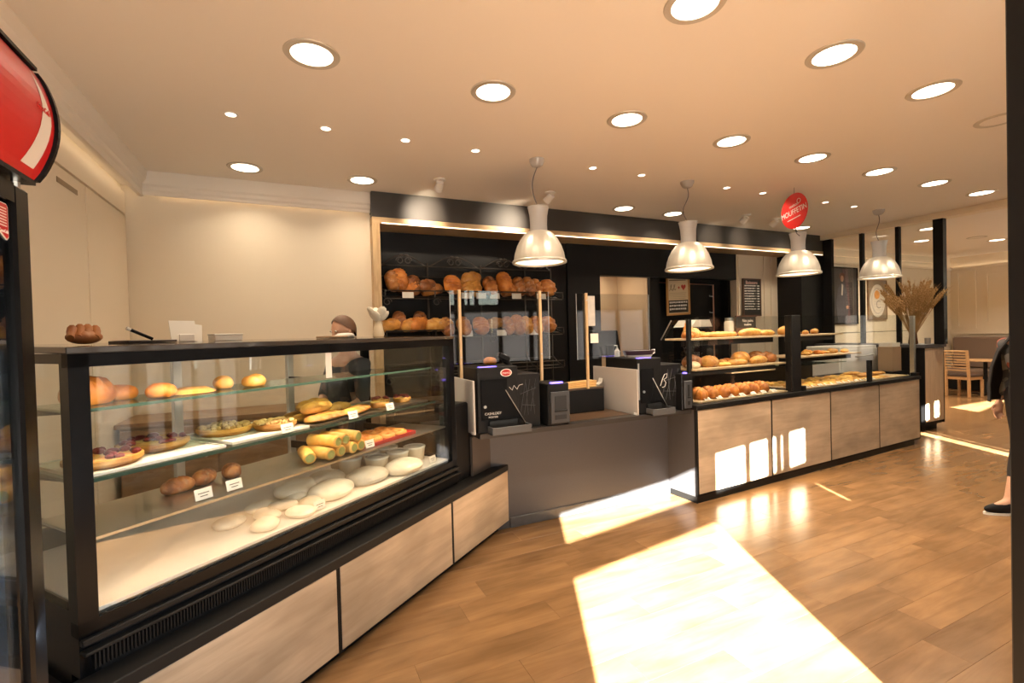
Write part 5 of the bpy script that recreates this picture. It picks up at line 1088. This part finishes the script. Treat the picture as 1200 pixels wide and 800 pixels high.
def hand_mb(m, wrist, dirv, palm, side):
    """palm and five bent fingers; dirv along the hand, palm = direction the palm faces, side = thumb side"""
    w_, d_, p_, s_ = Vector(wrist), Vector(dirv).normalized(), Vector(palm).normalized(), Vector(side).normalized()
    m.tube([w_, w_+d_*0.03, w_+d_*0.085], [0.024, 0.032, 0.030], 10)
    for k, (off, L) in enumerate(((0.030, 0.072), (0.010, 0.082), (-0.011, 0.076), (-0.031, 0.058))):
        b = w_+d_*0.078+s_*off; m.tube([b, b+d_*L*0.45+p_*0.006, b+d_*L*0.78+p_*0.022, b+d_*L*0.95+p_*0.042], [0.0105, 0.0095, 0.0085, 0.007], 8)
    b = w_+d_*0.025+s_*0.028; m.tube([b, b+s_*0.028+d_*0.022+p_*0.008, b+s_*0.036+d_*0.052+p_*0.02], [0.013, 0.011, 0.008], 8)
def person(loc, rz, label, arms, head_tilt=0.0, stride=(0.0, 0.0)):
    t = thing('person', label, 'person', loc, rz)
    n = {'pelvis': (0, 0, .96, .145, .105), 'waist': (0, .01, 1.10, .13, .095), 'chest': (0, .01, 1.28, .155, .11), 'shoulders': (0, 0, 1.42, .12, .08), 'neck': (0, .005, 1.49, .055, .055), 'neck_top': (0, .02, 1.58, .052, .052)}
    e = [('pelvis', 'waist'), ('waist', 'chest'), ('chest', 'shoulders'), ('shoulders', 'neck'), ('neck', 'neck_top')]
    for s, q in ((-1, 'l'), (1, 'r')):
        A = arms[q]
        k_ = stride[0 if q == 'l' else 1]; n['hip'+q] = (s*.095, 0.08*k_, .88, .088, .09); n['knee'+q] = (s*.10, .02+k_*0.55, .50, .058, .06); n['ankle'+q] = (s*.10, k_-.01, .10, .036, .04); n['toe'+q] = (s*.115, k_+.13, .045, .035, .025)
        n['sh'+q] = (s*.185, 0, 1.40, .056, .056); n['el'+q] = (*A[0], .042, .042); n['wr'+q] = (*A[1], .026, .028)
        e += [('pelvis', 'hip'+q), ('hip'+q, 'knee'+q), ('knee'+q, 'ankle'+q), ('ankle'+q, 'toe'+q), ('shoulders', 'sh'+q), ('sh'+q, 'el'+q), ('el'+q, 'wr'+q)]
    hm, at = head_mb((0, .035, 1.665), head_tilt)
    for s, q in ((-1, 'l'), (1, 'r')):
        A = arms[q]; dv = Vector(A[1])-Vector(A[0]); hand_mb(hm, A[1], dv, A[2], A[3])
    body = fuse('body', [skinned(n, e)], hm, SKIN, 0.0075); link('body', body, t)
    for s in (-1, 1):
        ey = part('eye', MB().ell(at(s*0.031, 0.088, 0.016), 0.012, 0.007, 0.008, 10, 8), mat('eye white', (0.75, 0.72, 0.68), 0.3), t); part('iris', MB().ell(at(s*0.031, 0.0945, 0.016), 0.005, 0.002, 0.005, 8, 6), mat('iris', (0.05, 0.03, 0.02), 0.2), ey)
    part('lips', MB().ell(at(0, 0.090, -0.060), 0.022, 0.006, 0.006, 10, 6), mat('lips', (0.45, 0.16, 0.13), 0.5), t)
    return t, n, e, at
def sleeve(n, q, f, grow=0.016):
    s, el, wr = n['sh'+q], n['el'+q], n['wr'+q]; m = Vector(el[:3]).lerp(Vector(wr[:3]), f)
    return {'sh'+q: (*s[:3], s[3]+grow, s[4]+grow), 'el'+q: (*el[:3], el[3]+grow, el[3]+grow), 'cu'+q: (*m, .034+grow, .034+grow)}, [('sh'+q, 'el'+q), ('el'+q, 'cu'+q)]
def garment(name, n, keys, edges, grow, m, t, extra=None, voxel=0.009):
    nn = {k: (n[k][0], n[k][1], n[k][2], n[k][3]+grow, n[k][4]+grow) for k in keys}
    if extra: nn.update(extra)
    o = link(name, fuse(name, [skinned(nn, edges)], None, m, voxel), t); return o
def shoes(t, n, up, so):
    for q in 'lr':
        a = n['ankle'+q]; x = a[0]*1.06; yo = a[1]+0.01
        def fn(v): v = Vector(v); v.x *= 1-0.25*abs(v.y/0.14)**3; v.z *= 1.0 if v.z < 0 else (1.35 if v.y < 0.0 else 1.0-0.35*v.y/0.14); return v
        u_ = part('shoe', MB().ell((x, yo+0.055, 0.045), 0.047, 0.14, 0.05, 16, 10, None, fn), up, t)
        part('sole', MB().prism([(x+0.049*math.cos(k_*math.pi/10)*(1-0.15*abs(math.sin(k_*math.pi/10))), yo+0.055+0.143*math.sin(k_*math.pi/10)) for k_ in range(20)], 0.0, 0.017, 'XY'), so, u_)
        la = MB()
        for k_ in range(4): la.tube([(x-0.022, yo+0.03+0.022*k_, 0.094-0.008*k_), (x, yo+0.032+0.022*k_, 0.103-0.009*k_), (x+0.022, yo+0.03+0.022*k_, 0.094-0.008*k_)], 0.0035, 6)
        part('laces', la, mat('grey laces', (0.42, 0.42, 0.44), 0.7), u_)
# customer by the entrance, partly hidden by the door post
NAVY = mat('dark trousers', (0.014, 0.012, 0.013), 0.75); VEST = mat('black jacket cloth', (0.010, 0.008, 0.008), 0.8)
m, n_, l_, p_ = new_mat('floral cloth'); p_.inputs['Roughness'].default_value = 0.8
tc_ = n_.new('ShaderNodeTexCoord'); vo = n_.new('ShaderNodeTexVoronoi'); vo.inputs['Scale'].default_value = 13; rp_ = n_.new('ShaderNodeValToRGB')
e_ = rp_.color_ramp.elements; rp_.color_ramp.interpolation = 'CONSTANT'
e_[0].color = (0.06, 0.065, 0.07, 1); e_[1].position = 0.45; e_[1].color = (0.30, 0.29, 0.27, 1); x_ = e_.new(0.70); x_.color = (0.42, 0.09, 0.04, 1); x_ = e_.new(0.82); x_.color = (0.16, 0.16, 0.15, 1)
l_.new(tc_.outputs['Object'], vo.inputs['Vector']); sp_ = n_.new('ShaderNodeSeparateColor'); l_.new(vo.outputs['Color'], sp_.inputs[0]); l_.new(sp_.outputs[0], rp_.inputs[0]); l_.new(rp_.outputs[0], p_.inputs['Base Color']); FLORAL = m
arms = {'l': ((-.24, -.09, 1.13), (-.23, -.13, .88), (1, 0, 0), (0, 1, 0)), 'r': ((.24, -.02, 1.13), (.235, .03, .88), (-1, 0, 0), (0, 1, 0))}
t, n, e, at = person((5.655, 1.795, 0), R(62), 'customer in black vest, floral blouse and dark trousers at the right edge', arms, stride=(0.28, -0.12))
legs = [('pelvis', 'hipl'), ('pelvis', 'hipr'), ('hipl', 'kneel'), ('hipr', 'kneer')]
ex = {'cl': (-.10, .22, .24, .062, .066), 'cr': (.10, -.09, .24, .062, .066)}
garment('trousers', n, ['pelvis', 'waist', 'hipl', 'hipr', 'kneel', 'kneer'], legs+[('pelvis', 'waist'), ('kneel', 'cl'), ('kneer', 'cr')], 0.016, NAVY, t, ex)
xs, es = {}, []
for q in 'lr': a_, b_ = sleeve(n, q, 0.85, 0.022); xs.update(a_); es += b_
es += [('waist', 'chest'), ('chest', 'shoulders'), ('shoulders', 'shl'), ('shoulders', 'shr')]
garment('blouse', n, ['waist', 'chest', 'shoulders'], es, 0.016, FLORAL, t, xs)
vst = MB(); rings = ((0.90, .225, .20, 0.06), (1.05, .215, .20, 0.065), (1.2, .205, .19, 0.055), (1.34, .19, .165, 0.03), (1.45, .15, .11, 0.0), (1.52, .095, .085, 0.0)); vv = []; ff = []; nn = 30
for lay in (0, 0.008):
    for (z, rx, ry, oy) in rings:
        for k_ in range(nn+1):
            a = R(90+22)+R(316)*k_/nn; vv.append(((rx-lay)*math.cos(a), (ry-lay)*math.sin(a)+oy, z))
w_ = nn+1; h_ = len(rings)
for i in range(h_-1):
    for k_ in range(nn): ff += [(i*w_+k_, i*w_+k_+1, (i+1)*w_+k_+1, (i+1)*w_+k_)]; o_ = h_*w_; ff += [(o_+i*w_+k_, o_+(i+1)*w_+k_, o_+(i+1)*w_+k_+1, o_+i*w_+k_+1)]
for k_ in range(nn): ff += [(k_, h_*w_+k_, h_*w_+k_+1, k_+1), ((h_-1)*w_+k_, (h_-1)*w_+k_+1, (2*h_-1)*w_+k_+1, (2*h_-1)*w_+k_)]
for i in range(h_-1):
    ff += [(i*w_, (i+1)*w_, (h_+i+1)*w_, (h_+i)*w_), (i*w_+nn, (h_+i)*w_+nn, (h_+i+1)*w_+nn, (i+1)*w_+nn)]
vst.add(vv, ff, True); part('vest', vst, VEST, t)
part('vest_collar', MB().lathe([(0.085, 1.49), (0.12, 1.475), (0.115, 1.53), (0.08, 1.55)], 24, close=True), VEST, t)
def hairdo(t, at, long, m):
    """cap of hair over the crown and back of the head"""
    h = MB(); vs = []; ff = []; nn, mm = 22, 10
    for i in range(mm+1):
        for k_ in range(nn):
            a = 2*math.pi*k_/nn; back = (1-math.sin(a))/2; b = (math.pi*(0.22+0.48*back))*i/mm
            q = 1.10+0.03*math.sin(5*a+i); vs.append(at(0.078*q*math.sin(b)*math.cos(a), 0.098*q*math.sin(b)*math.sin(a)-0.004, 0.118*1.07*math.cos(b)))
    for i in range(mm):
        for k_ in range(nn): ff.append((i*nn+k_, (i+1)*nn+k_, (i+1)*nn+(k_+1) % nn, i*nn+(k_+1) % nn))
    h.add(vs, ff, True)
    if long:
        for k_ in range(9):
            a = R(190+20*k_); x, y = 0.085*math.cos(a), 0.10*math.sin(a); h.tube([at(x, y, 0.03), at(x*1.12, y*1.12-0.01, -0.06), at(x*1.1, y*1.1-0.005, -0.13-0.012*(k_ % 3))], [0.022, 0.026, 0.012], 8)
    part('hair', h, m, t)
hairdo(t, at, True, HAIR)
shoes(t, n, BLACK, WHITE)
# saleswoman behind the case, only the top of her head above it
arms = {'l': ((-.26, .06, 1.12), (-.15, .26, 1.02), (.3, 0, -1), (1, 0, 0)), 'r': ((.26, .06, 1.12), (.15, .26, 1.02), (-.3, 0, -1), (-1, 0, 0))}
t, n, e, at = person((0.42, 4.05, 0), R(118), 'brown-haired saleswoman behind the glass case, only the top of her head clear of it', arms, R(-14))
garment('trousers', n, ['pelvis', 'waist', 'hipl', 'hipr', 'kneel', 'kneer'], legs+[('pelvis', 'waist'), ('kneel', 'cl'), ('kneer', 'cr')], 0.016, NAVY, t, {'cl': (-.10, -.005, .12, .055, .058), 'cr': (.10, -.005, .12, .055, .058)})
xs, es = {}, []
for q in 'lr': a_, b_ = sleeve(n, q, 0.1, 0.018); xs.update(a_); es += b_
es += [('waist', 'chest'), ('chest', 'shoulders'), ('shoulders', 'shl'), ('shoulders', 'shr')]
garment('polo_shirt', n, ['waist', 'chest', 'shoulders'], es, 0.016, mat('grey shirt', (0.06, 0.06, 0.065), 0.8), t, xs)
ap = MB(); vv = []; ff = []
for i, (z, hw, y) in enumerate(((0.55, .20, .165), (0.8, .20, .168), (0.98, .19, .16), (1.10, .16, .155), (1.25, .13, .17), (1.38, .10, .155))):
    for k_ in range(9):
        u = -1+k_/4; vv.append((u*hw, y-0.07*u*u, z))
for i in range(5):
    for k_ in range(8): ff.append((i*9+k_, i*9+k_+1, (i+1)*9+k_+1, (i+1)*9+k_))
o = part('apron', ap.add(vv, ff, True), mat('black apron', (0.02, 0.018, 0.02), 0.85), t); sd = o.modifiers.new('thick', 'SOLIDIFY'); sd.thickness = 0.004
hairdo(t, at, False, HAIR)
shoes(t, n, BLACK, BLACK)
